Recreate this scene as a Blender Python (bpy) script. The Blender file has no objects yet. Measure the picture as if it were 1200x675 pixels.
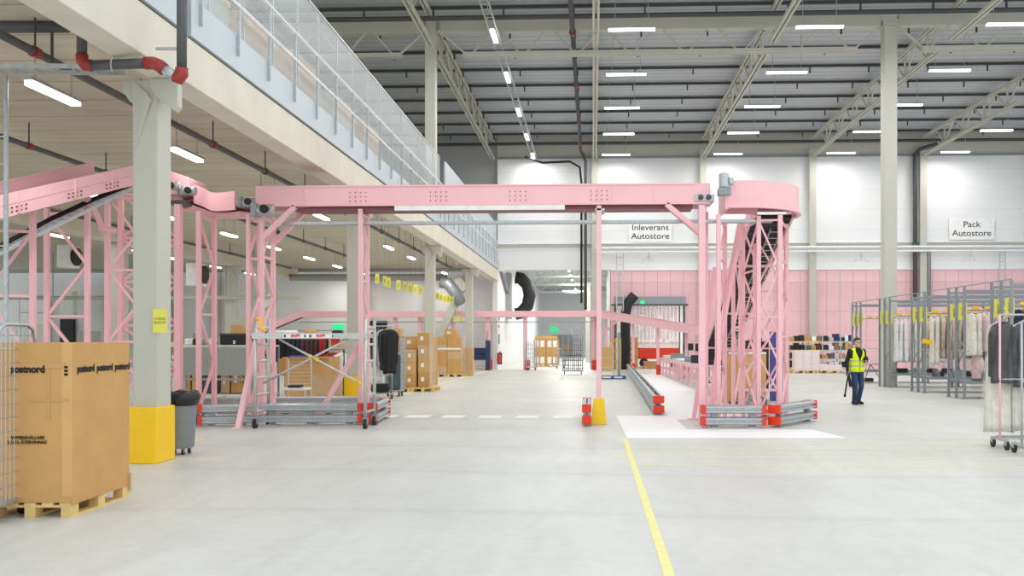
import bpy, math, random
from mathutils import Vector, Matrix
random.seed(7)
S = bpy.context.scene
COL = S.collection
TH = math.atan(45/1080.0); CT, ST = math.cos(TH), math.sin(TH)
F = 1080.0; H = 1.7
# ---------------------------------------------------------------- camera
cd = bpy.data.cameras.new('camera'); cam = bpy.data.objects.new('camera', cd); COL.objects.link(cam)
cam.location = (0, 0, H); cam.rotation_euler = (math.pi/2, 0, TH)
cd.sensor_width = 36; cd.lens = 36*F/1200; cd.shift_x = -50/1200; cd.shift_y = 62.5/1200
cd.clip_end = 400
S.camera = cam
# ---------------------------------------------------------------- light
W = bpy.data.worlds.new('world'); S.world = W; W.use_nodes = True
bg = W.node_tree.nodes['Background']; bg.inputs[0].default_value = (.93, .97, 1, 1); bg.inputs[1].default_value = 1.16
S.view_settings.view_transform = 'Standard'; S.view_settings.look = 'None'
S.view_settings.gamma = 1; S.view_settings.use_curve_mapping = False
S.view_settings.exposure = 0.17
ROOF_W = 105      # watts of one strip light in the high hall
DECK_W = 38       # watts of one strip light under the deck
try:
    S.cycles.use_denoising = True
    S.cycles.max_bounces = 8; S.cycles.diffuse_bounces = 4; S.cycles.transparent_max_bounces = 24
    S.cycles.sample_clamp_indirect = 4
except Exception: pass

# ---------------------------------------------------------------- pixel frame -> place
def C(px, py, D):
    a = (px-650)*D/F
    return Vector((a*CT - D*ST, a*ST + D*CT, H + (400-py)*D/F))
def G(px, py):
    return C(px, py, F*H/(py-400.0))
def XY(px, Y):
    k = (px-650)/F
    return Y*(k*CT - ST)/(CT + k*ST)
def ZY(px, py, Y):
    x = XY(px, Y); D = -x*ST + Y*CT
    return H + (400-py)*D/F

# ---------------------------------------------------------------- materials
def lin(c):
    return tuple(((v/255)/12.92 if v/255 <= .04045 else ((v/255+.055)/1.055)**2.4) for v in c)
def mat(name, rgb, rough=.5, metal=0, var=.06, scale=6, bump=0, emit=0, spec=.5):
    m = bpy.data.materials.new(name); m.use_nodes = True
    nt = m.node_tree; N = nt.nodes; L = nt.links; b = N['Principled BSDF']
    c = lin(rgb)
    tc = N.new('ShaderNodeTexCoord'); nz = N.new('ShaderNodeTexNoise'); nz.inputs['Scale'].default_value = scale
    nz.inputs['Detail'].default_value = 4
    L.new(tc.outputs['Object'], nz.inputs['Vector'])
    r = N.new('ShaderNodeValToRGB')
    r.color_ramp.elements[0].position = .3; r.color_ramp.elements[1].position = .7
    r.color_ramp.elements[0].color = tuple(v*(1-var) for v in c)+(1,)
    r.color_ramp.elements[1].color = tuple(min(1, v*(1+var)) for v in c)+(1,)
    L.new(nz.outputs['Fac'], r.inputs['Fac']); L.new(r.outputs['Color'], b.inputs['Base Color'])
    b.inputs['Roughness'].default_value = rough; b.inputs['Metallic'].default_value = metal
    b.inputs['Specular IOR Level'].default_value = spec
    if bump:
        bp = N.new('ShaderNodeBump'); bp.inputs['Strength'].default_value = bump; bp.inputs['Distance'].default_value = .02
        L.new(nz.outputs['Fac'], bp.inputs['Height']); L.new(bp.outputs['Normal'], b.inputs['Normal'])
    if emit:
        b.inputs['Emission Color'].default_value = c+(1,); b.inputs['Emission Strength'].default_value = emit
    return m
def film(name, rgb, alpha, rough=.2):
    m = bpy.data.materials.new(name); m.use_nodes = True
    nt = m.node_tree; N = nt.nodes; L = nt.links; b = N['Principled BSDF']
    b.inputs['Base Color'].default_value = lin(rgb)+(1,); b.inputs['Roughness'].default_value = rough
    tc = N.new('ShaderNodeTexCoord'); nz = N.new('ShaderNodeTexNoise'); nz.inputs['Scale'].default_value = 3.5
    nz.inputs['Distortion'].default_value = .6
    L.new(tc.outputs['Object'], nz.inputs['Vector'])
    mr = N.new('ShaderNodeMapRange'); mr.inputs[1].default_value = .35; mr.inputs[2].default_value = .7
    mr.inputs[3].default_value = alpha*.6; mr.inputs[4].default_value = min(1, alpha*1.5)
    L.new(nz.outputs['Fac'], mr.inputs[0]); L.new(mr.outputs[0], b.inputs['Alpha'])
    return m
M = {}
M['pink'] = mat('pink_enamel', (252, 198, 204), .38, var=.025, scale=2)
M['pinkdark'] = mat('pink_belt_underside', (140, 85, 92), .5)
M['white'] = mat('white_wall_paint', (236, 237, 237), .5, var=.015, scale=.6)
M['beige'] = mat('beige_wall_panel', (196, 195, 186), .6, var=.02, scale=.5)
M['greywall'] = mat('grey_wall_panel', (168, 170, 170), .6, var=.03, scale=.4)
M['steel'] = mat('warm_grey_steel_paint', (199, 198, 186), .5, var=.03, scale=1)
M['galv'] = mat('galvanised_steel', (190, 195, 198), .38, .55, var=.1, scale=14)
M['galvd'] = mat('dull_galvanised_steel', (150, 156, 160), .45, .3, var=.1, scale=10)
M['alu'] = mat('brushed_aluminium', (205, 206, 204), .35, .6, var=.05, scale=20)
M['rackgrey'] = mat('grey_rack_paint', (140, 147, 152), .45, .15, var=.04)
M['dark'] = mat('black_rubber', (34, 34, 36), .6, var=.15)
M['darkpipe'] = mat('dark_grey_pipe', (84, 86, 88), .45, var=.06)
M['purlin'] = mat('charcoal_purlin', (70, 72, 74), .5)
M['yellow'] = mat('yellow_guard_paint', (255, 205, 0), .4, var=.03)
M['yellowline'] = mat('yellow_floor_tape', (240, 234, 158), .6, var=.05, scale=10)
M['yellowsign'] = mat('pale_yellow_sign', (238, 232, 105), .6, var=.02)
M['whiteline'] = mat('white_floor_paint', (246, 246, 246), .5, var=.02, scale=3)
M['red'] = mat('signal_red', (232, 62, 30), .45, var=.04)
M['redpipe'] = mat('red_pipe_coupling', (160, 52, 42), .4, var=.08)
M['card'] = mat('brown_cardboard', (203, 157, 96), .75, var=.06, scale=3)
M['card2'] = mat('tan_cardboard', (214, 170, 110), .75, var=.05, scale=3)
M['card3'] = mat('pale_cardboard', (205, 172, 130), .75, var=.07, scale=4)
M['tape'] = mat('parcel_tape', (198, 155, 98), .25, var=.04)
M['wood'] = mat('pine_pallet_wood', (228, 196, 130), .7, var=.12, scale=5, bump=.2)
M['ink'] = mat('black_print', (20, 20, 20), .7)
M['label'] = mat('white_label', (245, 245, 245), .6)
M['greyplastic'] = mat('grey_bin_plastic', (128, 134, 134), .45, var=.04)
M['bag'] = mat('black_bin_bag', (24, 24, 28), .25, var=.3, bump=.5)
M['lamp'] = mat('lamp_diffuser', (255, 255, 255), .4, emit=5)
M['green'] = mat('green_exit_sign', (40, 190, 120), .5, emit=1.0)
M['greenp'] = mat('green_sign_print', (20, 130, 90), .5)
M['blue'] = mat('blue_board', (72, 76, 150), .5, var=.03)
M['navy'] = mat('navy_crate_plastic', (36, 48, 92), .5)
M['bluepallet'] = mat('blue_pallet_paint', (60, 100, 160), .6)
M['greypanel'] = mat('grey_partition_board', (158, 162, 160), .6, var=.03)
M['ribbed'] = mat('grey_roof_lamella', (120, 125, 128), .5)
M['boxwhite'] = mat('blush_white_carton', (240, 222, 224), .6, var=.03)
M['film'] = film('clear_wrap_film', (250, 250, 250), .16)
M['skin'] = mat('skin', (222, 176, 150), .55, var=.04)
M['hair'] = mat('dark_brown_hair', (48, 36, 30), .6, var=.2, scale=40)
M['vest'] = mat('fluorescent_yellow_vest', (226, 250, 20), .6, var=.06, scale=8, emit=0)
M['reflect'] = mat('grey_reflective_band', (190, 195, 170), .3, .2)
M['jeans'] = mat('blue_denim', (40, 62, 100), .8, var=.2, scale=14)
M['blackcloth'] = mat('black_cloth', (28, 28, 32), .85, var=.2, scale=12)

def clothmat(n, rgb): 
    M[n] = mat(n, rgb, .85, var=.14, scale=9, bump=.15)
for n, c in dict(cloth_charcoal=(50, 52, 58), cloth_black=(30, 30, 34), cloth_beige=(206, 188, 168), cloth_brown=(150, 118, 92),
                 cloth_cream=(238, 234, 220), cloth_pink=(226, 196, 196), cloth_grey=(150, 154, 160), cloth_navy=(44, 50, 72),
                 cloth_plum=(92, 62, 70), cloth_white=(240, 240, 240), cloth_teal=(86, 104, 108), cloth_red=(170, 50, 50)).items():
    clothmat(n, c)

# floor
def floor_mat():
    m = bpy.data.materials.new('polished_concrete'); m.use_nodes = True
    nt = m.node_tree; N = nt.nodes; L = nt.links; b = N['Principled BSDF']
    tc = N.new('ShaderNodeTexCoord')
    def noise(s, d=5, dist=0, sc=None):
        n = N.new('ShaderNodeTexNoise'); n.inputs['Scale'].default_value = s; n.inputs['Detail'].default_value = d
        n.inputs['Distortion'].default_value = dist
        if sc:
            mp = N.new('ShaderNodeMapping'); mp.inputs['Scale'].default_value = sc
            L.new(tc.outputs['Object'], mp.inputs[0]); L.new(mp.outputs[0], n.inputs['Vector'])
        else: L.new(tc.outputs['Object'], n.inputs['Vector'])
        return n
    def ramp(src, p0, c0, p1, c1):
        r = N.new('ShaderNodeValToRGB'); e = r.color_ramp.elements
        e[0].position = p0; e[0].color = c0; e[1].position = p1; e[1].color = c1
        L.new(src, r.inputs[0]); return r
    def g(v): return (v, v*1.002, v*.99, 1)
    a = ramp(noise(.35, 6).outputs[0], .3, g(.63), .72, g(.73))
    c = ramp(noise(7, 8).outputs[0], .3, g(.93), .7, g(1.0))
    e = ramp(noise(1.1, 3, 2.5, (1, .25, 1)).outputs[0], .35, g(.94), .6, g(1.0))
    # curved tyre scuffs
    w = N.new('ShaderNodeTexWave'); w.wave_type = 'RINGS'; w.inputs['Scale'].default_value = .11; w.inputs['Distortion'].default_value = 6
    w.inputs['Detail'].default_value = 2; w.inputs['Detail Scale'].default_value = .3
    L.new(tc.outputs['Object'], w.inputs['Vector'])
    wr = ramp(w.outputs[0], .0, g(.93), .03, g(1.0))
    def mul(x, y):
        mx = N.new('ShaderNodeMix'); mx.data_type = 'RGBA'; mx.blend_type = 'MULTIPLY'; mx.inputs[0].default_value = 1
        L.new(x, mx.inputs[6]); L.new(y, mx.inputs[7]); return mx.outputs[2]
    o = mul(mul(mul(a.outputs[0], c.outputs[0]), e.outputs[0]), wr.outputs[0])
    L.new(o, b.inputs['Base Color'])
    b.inputs['Roughness'].default_value = .42; b.inputs['Specular IOR Level'].default_value = .35
    return m
M['floor'] = floor_mat()
def stripe_mat(name, rgb, dark, axis, period, width, rough=.5, noise=.04):
    """surface with thin grooves across one object axis"""
    m = bpy.data.materials.new(name); m.use_nodes = True
    nt = m.node_tree; N = nt.nodes; L = nt.links; b = N['Principled BSDF']
    tc = N.new('ShaderNodeTexCoord'); sx = N.new('ShaderNodeSeparateXYZ'); L.new(tc.outputs['Object'], sx.inputs[0])
    outs = []
    for ax, per, wd in zip(axis, period, width):
        md = N.new('ShaderNodeMath'); md.operation = 'PINGPONG'; md.inputs[1].default_value = per/2
        L.new(sx.outputs[ax], md.inputs[0])
        cm = N.new('ShaderNodeMath'); cm.operation = 'LESS_THAN'; cm.inputs[1].default_value = wd/2
        L.new(md.outputs[0], cm.inputs[0]); outs.append(cm.outputs[0])
    o = outs[0]
    for q in outs[1:]:
        mx = N.new('ShaderNodeMath'); mx.operation = 'MAXIMUM'; L.new(o, mx.inputs[0]); L.new(q, mx.inputs[1]); o = mx.outputs[0]
    nz = N.new('ShaderNodeTexNoise'); nz.inputs['Scale'].default_value = 1.5; nz.inputs['Detail'].default_value = 5
    mp = N.new('ShaderNodeMapping'); mp.inputs['Scale'].default_value = (.4, 3, 1)
    L.new(tc.outputs['Object'], mp.inputs[0]); L.new(mp.outputs[0], nz.inputs['Vector'])
    r = N.new('ShaderNodeValToRGB'); c = lin(rgb)
    r.color_ramp.elements[0].color = tuple(v*(1-noise) for v in c)+(1,); r.color_ramp.elements[1].color = tuple(min(1, v*(1+noise)) for v in c)+(1,)
    r.color_ramp.elements[0].position = .3; r.color_ramp.elements[1].position = .7
    L.new(nz.outputs[0], r.inputs[0])
    mx = N.new('ShaderNodeMix'); mx.data_type = 'RGBA'; L.new(o, mx.inputs[0]); L.new(r.outputs[0], mx.inputs[6])
    mx.inputs[7].default_value = lin(dark)+(1,)
    L.new(mx.outputs[2], b.inputs['Base Color']); b.inputs['Roughness'].default_value = rough
    return m
M['roof'] = stripe_mat('corrugated_roof_sheet', (182, 188, 193), (154, 160, 165), (1,), (.55,), (.10,), .45)
M['slab'] = stripe_mat('board_marked_concrete', (206, 199, 178), (172, 165, 143), (1,), (1.2,), (.05,), .8, .09)
M['concrete'] = mat('pale_cast_concrete', (226, 220, 203), .75, var=.05, scale=1.5)
M['kick'] = mat('pale_blue_steel_plate', (194, 204, 210), .4, var=.03, scale=1)
M['pinkwall'] = stripe_mat('pink_wall_cladding', (248, 200, 207), (196, 176, 172), (0, 2), (.78, 1.75), (.035, .03), .3, .03)
M['whitepanel'] = stripe_mat('white_sandwich_panel', (238, 239, 240), (214, 215, 216), (2,), (1.2,), (.015,), .35, .01)
def mesh_mat(name, rgb, period, wire):
    m = stripe_mat(name, rgb, rgb, (1, 2), (period, period), (wire, wire), .4)
    nt = m.node_tree; N = nt.nodes; L = nt.links; b = N['Principled BSDF']
    mx = [n for n in N if n.type == 'MIX'][0]
    src = mx.inputs[0].links[0].from_socket
    L.new(src, b.inputs['Alpha'])
    return m
M['wiremesh'] = mesh_mat('welded_wire_mesh', (220, 226, 228), .05, .0095)

# ---------------------------------------------------------------- mesh builder
class MB:
    def __init__(s): s.v = []; s.f = []; s.sm = False
    def add(s, vs, fs):
        n = len(s.v); s.v += [Vector(p) for p in vs]; s.f += [tuple(i+n for i in f) for f in fs]; return s
    def box(s, x0, x1, y0, y1, z0, z1):
        vs = [(x, y, z) for z in (z0, z1) for y in (y0, y1) for x in (x0, x1)]
        return s.add(vs, [(0, 2, 3, 1), (4, 5, 7, 6), (0, 1, 5, 4), (2, 6, 7, 3), (0, 4, 6, 2), (1, 3, 7, 5)])
    def cbox(s, c, sx, sy, sz, rz=0):
        r = Matrix.Rotation(rz, 3, 'Z'); c = Vector(c)
        vs = [c + r @ Vector((x*sx/2, y*sy/2, z*sz/2)) for z in (-1, 1) for y in (-1, 1) for x in (-1, 1)]
        return s.add(vs, [(0, 2, 3, 1), (4, 5, 7, 6), (0, 1, 5, 4), (2, 6, 7, 3), (0, 4, 6, 2), (1, 3, 7, 5)])
    def bar(s, p, q, w, h, up=(0, 0, 1)):
        p, q = Vector(p), Vector(q); d = (q-p).normalized(); up = Vector(up)
        if abs(d.dot(up)) > .98: up = Vector((0, 1, 0))
        a = d.cross(up).normalized(); b = a.cross(d).normalized()
        vs = [e + a*(sx*w/2) + b*(sy*h/2) for e in (p, q) for sx, sy in ((-1, -1), (1, -1), (1, 1), (-1, 1))]
        return s.add(vs, [(3, 2, 1, 0), (4, 5, 6, 7), (0, 1, 5, 4), (1, 2, 6, 5), (2, 3, 7, 6), (3, 0, 4, 7)])
    def tube(s, pts, r, n=8, rs=None):
        pts = [Vector(p) for p in pts]; m = len(pts); base = len(s.v)
        prev = None
        for i, p in enumerate(pts):
            d = (pts[min(i+1, m-1)] - pts[max(i-1, 0)]).normalized()
            if prev is None:
                up = Vector((0, 0, 1)) if abs(d.z) < .9 else Vector((1, 0, 0))
                a = d.cross(up).normalized()
            else:
                a = (prev - d*prev.dot(d)).normalized()
            prev = a; b = d.cross(a)
            rr = rs[i] if rs else r
            for k in range(n):
                t = 2*math.pi*k/n; s.v.append(p + (a*math.cos(t)+b*math.sin(t))*rr)
        for i in range(m-1):
            for k in range(n):
                k2 = (k+1) % n
                s.f.append((base+i*n+k, base+i*n+k2, base+(i+1)*n+k2, base+(i+1)*n+k))
        s.f.append(tuple(base+k for k in reversed(range(n)))); s.f.append(tuple(base+(m-1)*n+k for k in range(n)))
        return s
    def cyl(s, p, q, r, n=12): return s.tube([p, q], r, n)
    def prism(s, pts, d):
        """polygon pts extruded by vector d"""
        n = len(pts); pts = [Vector(p) for p in pts]; d = Vector(d); b = len(s.v)
        s.v += pts + [p+d for p in pts]
        s.f.append(tuple(b+i for i in reversed(range(n)))); s.f.append(tuple(b+n+i for i in range(n)))
        for i in range(n):
            j = (i+1) % n; s.f.append((b+i, b+j, b+n+j, b+n+i))
        return s
    def lathe(s, c, prof, n=20, axis='Z'):
        c = Vector(c); b = len(s.v); m = len(prof)
        for r, z in prof:
            for k in range(n):
                t = 2*math.pi*k/n; u, v = r*math.cos(t), r*math.sin(t)
                s.v.append(c + (Vector((u, v, z)) if axis == 'Z' else Vector((z, u, v)) if axis == 'X' else Vector((u, z, v))))
        for i in range(m-1):
            for k in range(n):
                k2 = (k+1) % n; s.f.append((b+i*n+k, b+i*n+k2, b+(i+1)*n+k2, b+(i+1)*n+k))
        s.f.append(tuple(b+k for k in reversed(range(n)))); s.f.append(tuple(b+(m-1)*n+k for k in range(n)))
        return s
    def build(s, name, m, parent=None, smooth=False, bevel=0, label=None):
        off = Vector(parent.get('_o', (0, 0, 0))) if parent is not None else Vector((0, 0, 0))
        me = bpy.data.meshes.new(name)
        me.from_pydata([tuple(p-off) for p in s.v], [], s.f); me.validate(); me.update()
        me.materials.append(M[m] if isinstance(m, str) else m)
        if smooth: me.polygons.foreach_set('use_smooth', [True]*len(me.polygons))
        o = bpy.data.objects.new(name, me); COL.objects.link(o)
        if parent is not None: o.parent = parent; o['_o'] = tuple(off)
        if bevel:
            b = o.modifiers.new('bevel', 'BEVEL'); b.width = bevel; b.segments = 2; b.limit_method = 'ANGLE'
        if label: o['label'] = label
        return o
def tag(o, label, cat, group=None, kind=None):
    o['label'] = label; o['category'] = cat
    if group: o['group'] = group
    if kind: o['kind'] = kind
    return o
def thing(name, label, cat, loc=(0, 0, 0), group=None):
    """an Empty at the base of a thing; parts are written in world coordinates"""
    o = bpy.data.objects.new(name, None); COL.objects.link(o); o.empty_display_size = .2
    o.location = loc; o['_o'] = tuple(loc)
    return tag(o, label, cat, group)
def struct(name, mb, m, label=None, **k):
    o = mb.build(name, m, **k); o['kind'] = 'structure'
    if label: o['label'] = label
    return o
def dup(root, loc, rz=0, label=None, group=None):
    r = root.copy(); COL.objects.link(r); r.location = loc; r.rotation_euler = (0, 0, rz)
    if label: r['label'] = label
    if group: r['group'] = group
    def rec(src, dst):
        for ch in list(src.children):
            c = ch.copy(); COL.objects.link(c); c.parent = dst; rec(ch, c)
    rec(root, r); return r
def text_part(name, body, size, m, parent, loc, rot, bold=0, sx=1, depth=.001, align='CENTER'):
    cu = bpy.data.curves.new(name, 'FONT'); cu.body = body; cu.size = size; cu.offset = bold; cu.extrude = depth
    cu.align_x = align; cu.align_y = 'CENTER'; cu.space_line = 1.05
    t = bpy.data.objects.new(name, cu); COL.objects.link(t)
    me = bpy.data.meshes.new_from_object(t.evaluated_get(bpy.context.evaluated_depsgraph_get()))
    bpy.data.objects.remove(t)
    me.materials.clear(); me.materials.append(M[m])
    o = bpy.data.objects.new(name, me); COL.objects.link(o)
    off = Vector(parent.get('_o', (0, 0, 0))) if parent is not None else Vector()
    o.location = Vector(loc)-off; o.rotation_euler = rot; o.scale = (sx, 1, 1)
    if parent is not None: o.parent = parent; o['_o'] = tuple(off)
    return o
ORD = ['first', 'second', 'third', 'fourth', 'fifth', 'sixth', 'seventh', 'eighth', 'ninth', 'tenth', 'eleventh', 'twelfth',
       'thirteenth', 'fourteenth', 'fifteenth', 'sixteenth', 'seventeenth', 'eighteenth', 'nineteenth', 'twentieth']
# ================================================================= SETTING
YW = 56.0
struct('floor', MB().box(-46, 46, -6, 112, -.2, 0), 'floor')
XL = XY(583, YW); XO = XY(716, YW); XB0 = XY(720, YW); XB1 = XY(803, YW)
struct('wall_back', MB().box(XL, 44, YW, YW+.3, 6.05, 12.9), 'whitepanel', 'white panelled upper part of the far hall wall')
struct('wall_top_band', MB().box(XL, 44, YW-.05, YW+.3, 12.9, 14.1), 'beige', 'beige band of wall just under the hall roof')
struct('wall_back_left', MB().box(-40, XL, YW+.3, YW+.6, 6.0, 14.1), 'greywall', 'grey far wall above the concrete deck')  # grey colour carries the shade on this set-back stretch of wall
struct('wall_under_deck', MB().box(-46, XL-.05, YW+1.2, YW+1.5, 0, 6.2), 'white', 'white far wall below the concrete deck')
# pink wall with its dock opening
zo = 3.9
pw = MB().box(XO, XB0, YW+.05, YW+.35, 0, 6.05).box(XB1, 44, YW+.05, YW+.35, 0, 6.05).box(XB0, XB1, YW+.05, YW+.35, zo, 6.05)
struct('wall_pink', pw, 'pinkwall', 'pink clad lower part of the far hall wall')
struct('wall_corridor_left', MB().box(XL-.3, XL, YW, 104, 0, 7.2), 'white', 'white side wall of the passage beyond the hall')
struct('wall_corridor_right', MB().box(XO-.05, XO+.25, YW+.36, 72, 0, 7.2), 'greywall', 'grey side wall of the passage beyond the hall')
struct('wall_corridor_far', MB().box(XL, 12, 104, 104.3, 0, 7.4), 'white', 'white end wall of the passage')
struct('wall_dock_room', MB().box(XO+.3, 12, 71.5, 71.8, 0, 5), 'white', 'pale end wall seen through the dock opening')
struct('ceiling_corridor', MB().box(XL-.3, 12, YW+.4, 104.3, 7.4, 7.6), 'roof', 'grey ceiling of the passage beyond the hall')
struct('ceiling', MB().box(-26, 44, 20, YW+.6, 14.1, 14.4), 'roof', 'grey corrugated roof of the high hall')
for i, (z0, z1, d, m) in enumerate([(7.44, 7.6, .10, 'beige'), (7.6, 7.66, .16, 'label')]):  # beige strip is the ledge's shadow line put in as colour
    struct('trim_%d' % (i+1), MB().box(XL, 44, YW-d, YW-.002, z0, z1), m, ['shadow gap ledge across the white wall', 'white ledge across the white wall'][i])
struct('trim_3', MB().box(XO, 44, YW-.06, YW+.05, 6.0, 6.06), 'label', 'white edge between pink cladding and white panels')
struct('trim_4', MB().box(XL, 44, YW-.12, YW-.05, 12.78, 12.92), 'galvd', 'grey rail where beige band meets white panels')
struct('trim_5', MB().box(-40, XL, YW+.1, YW+.3, 12.6, 13.2), 'purlin', 'dark rail at the top of the grey wall') if False else None

# wall pilasters
for i, (x, nm) in enumerate([(.1, 'beside the passage opening'), (6.6, 'behind the pink lattice tower'), (13.1, 'between the two hanging wall signs'),
                             (19.6, 'beside the dark wall pipe, left of the packing sign'), (26.1, 'at the right edge of the view')]):
    o = MB().box(x-.2, x+.2, YW-.45, YW-.17, 0, 13.2).build('wall_pilaster', 'steel', bevel=.02)
    tag(o, 'pale grey steel wall post ' + nm, 'column', 'steel posts against the far wall')
    if x > 3: tag(MB().box(x-.12, x+.12, YW-.16, YW-.13, 6.1, 7.3).build('wall_bracket', 'steel'), 'flat bracket behind the steel post ' + nm, 'bracket', 'brackets of the wall posts')

# ---------------------------------------------------------------- floor markings (thin paint on the slab)
def paint(name, pts, m, label, cat='floor marking', group=None, z=.004):
    o = MB().prism([(p[0], p[1], z-.003) for p in pts], (0, 0, .003)).build(name, m)
    return tag(o, label, cat, group)
def gp(px, py): g = G(px, py); return (g.x, g.y)
a, b = gp(722, 487), gp(737, 513)
wk = [gp(722, 487.4), (gp(735, 513.5)[0], gp(735, 513.5)[1]), (gp(993, 513.5)), gp(952, 503.5), gp(806, 503.5), gp(793, 492), gp(840, 492), gp(905, 488),
      gp(852, 474.5), gp(790, 447), gp(772, 438.5), gp(738, 438.5), gp(783, 487.4)]
paint('white_walkway', wk, 'whiteline', 'white painted walkway on the floor around the right lattice tower')
y0, y1 = gp(735, 513.5)[1], gp(785, 690)[1]
xl = gp(757, 590)[0]
paint('yellow_floor_line', [(xl-.04, y1), (xl+.04, y1), (xl+.04, y0), (xl-.04, y0)], 'yellowline',
      'long yellow tape line running from the white walkway towards the viewer')
for i, py in enumerate([514.8, 519.6, 526.5, 535.2, 545.2]):
    xa, yy = gp(738 if i else 990, py)
    w = .022 if i != 3 else .03
    xb = xl+.05 if i else xa
    paint('yellow_floor_line', [(xb, yy-w), (11, yy-w), (11, yy+w), (xb, yy+w)], 'yellowline',
          'thin yellow tape line across the floor, %s of five counted from the white walkway' % ORD[i], group='thin yellow cross lines')
for i, py in enumerate([518.5, 535.0]):
    x0 = gp(719, py)[0]; yy = gp(719, py)[1]
    paint('yellow_floor_stub', [(x0, yy-.06), (xl-.05, yy-.06), (xl-.05, yy+.06), (x0, yy+.06)], 'yellowline',
          'short yellow tape stub left of the long yellow line, %s one' % ['farther', 'nearer'][i], group='short yellow stubs')
for i, (x0, x1) in enumerate([(450, 465), (476, 504), (518.5, 545), (562, 588), (606, 631), (649, 672)]):
    p0 = gp(x0, 488); p1 = gp(x1, 488); yy = G(560, 488).y
    paint('white_floor_dash', [(p0[0], yy-.45), (p1[0], yy-.45), (p1[0], yy+.3), (p0[0], yy+.3)], 'whiteline',
          'white painted crossing dash, %s of six counted from the scaffold' % ORD[i], group='dashes of the painted crossing')
xk = gp(465, 464)[0]
paint('yellow_floor_line', [(xk-.05, 25), (xk+.05, 25), (xk+.05, 54), (xk-.05, 54)], 'yellowline',
      'yellow tape line along the foot of the deck columns, far half')
paint('yellow_floor_line', [(xk-.05-1.2, 14.0), (xk+.05-1.2, 14.0), (xk+.5-1.1, 15.8), (xk+.4-1.1, 15.8)], 'yellowline',
      'short yellow tape line beside the grey waste bin')
paint('pale_floor_strip', [(XL, YW-.35), (XO, YW-.35), (XO, YW+.2), (XL, YW+.2)], 'whiteline', 'pale threshold strip across the passage opening', 'threshold')

# ================================================================= HIGH ROOF
def roof_truss(x, y0, y1, label, zb=12.75, zt=13.75):
    t = thing('roof_truss', label, 'roof truss', (x, y0, zb), 'lengthways roof trusses')
    top = MB()
    for s in (-1, 1): top.box(x+s*.07-.035, x+s*.07+.035, y0, y1, zt, zt+.14)
    top.build('top_chord', 'steel', t)
    bot = MB()
    for s in (-1, 1): bot.box(x+s*.08-.04, x+s*.08+.04, y0+.2, y1, zb-.06, zb+.06)
    bot.build('bottom_chord', 'steel', t)
    n = int((y1-y0)/2.6)
    for k in range(n):
        yb = y0+1.3+2.6*k
        MB().bar((x, yb, zb), (x, yb, zt), .07, .07).build('upright_bar', 'steel', t)
        MB().bar((x, yb, zb), (x, yb-1.25, zt), .07, .07).build('diagonal_bar', 'steel', t)
        MB().bar((x, yb, zb), (x, yb+1.25, zt), .06, .06).build('diagonal_bar', 'steel', t)
    return t
for x, w in [(-6.05, 'over the edge of the deck'), (.1, 'above the middle of the hall'), (6.6, 'above the right lattice tower'),
             (13.1, 'just right of the tall hall column'), (19.6, 'above the garment racks'), (26.1, 'farthest to the right')]:
    roof_truss(x, 35.4, YW-.5, 'pale steel lattice roof truss %s, reaching the far wall' % w)
for x, w in [(-6.05, 'over the edge of the deck'), (.1, 'above the middle of the hall'), (6.6, 'right of the middle'),
             (13.1, 'near the top right'), (19.6, 'at the top right corner')]:
    roof_truss(x, 24.0, 34.3, 'pale steel lattice roof truss %s, nearer than the cross girder' % w)
YC = 35.1
def cross_girder(x0, x1, label):
    t = thing('cross_girder', label, 'roof girder', ((x0+x1)/2, YC, 12.6), 'girders across the hall')
    MB().box(x0+.32, x1-.32, YC-.14, YC+.14, 13.5, 13.95).build('top_chord', 'steel', t, bevel=.02)
    b = MB(); b.box(x0+1.2, x1-1.2, YC-.16, YC-.04, 12.58, 12.74); b.box(x0+1.2, x1-1.2, YC+.04, YC+.16, 12.58, 12.74)
    b.build('bottom_chord', 'steel', t)
    n = 8; L = (x1-x0-2.8)/(n-1)
    for k in range(n):
        xb = x0+1.4+L*k
        for s in (-1, 1):
            xt = xb+s*L*.42
            if k == 0 and s < 0: xt = x0+.3
            if k == n-1 and s > 0: xt = x1-.3
            MB().bar((xb+s*.12, YC, 12.7), (xt, YC, 13.55), .09, .07).build('diagonal_bar', 'steel', t)
cross_girder(-23.3, -6.15, 'pale steel lattice girder across the hall, part over the deck')
cross_girder(-6.15, 11.1, 'pale steel lattice girder between the two tall hall columns')
cross_girder(11.1, 28.3, 'pale steel lattice girder to the right of the tall hall column')
for i in range(13):
    y = 23.5+2.6*i
    t = thing('roof_purlin', 'dark roof purlin with small hangers, %s from the far wall' % ORD[12-i], 'purlin', (0, y, 13.9), 'dark purlins under the roof')
    MB().box(-24, 34, y-.04, y+.04, 13.97, 14.08).build('beam', 'purlin', t)
    if y > 31:
        for k in range(13):
            xx = -8.5+2.6*k; MB().box(xx-.03, xx+.03, y-.03, y+.03, 13.72, 13.97).build('hanger_clip', 'purlin', t)
o = MB()
o.cyl((-24, 33.6, 13.55), (34, 33.6, 13.55), .09); tag(o.build('roof_pipe', 'purlin'), 'dark pipe across the hall in front of the cross girder', 'pipe')
tag(MB().cyl((-24, YW-.5, 13.62), (34, YW-.5, 13.62), .09).build('roof_pipe', 'purlin'), 'dark pipe running across just under the roof at the far wall', 'pipe')
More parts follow.
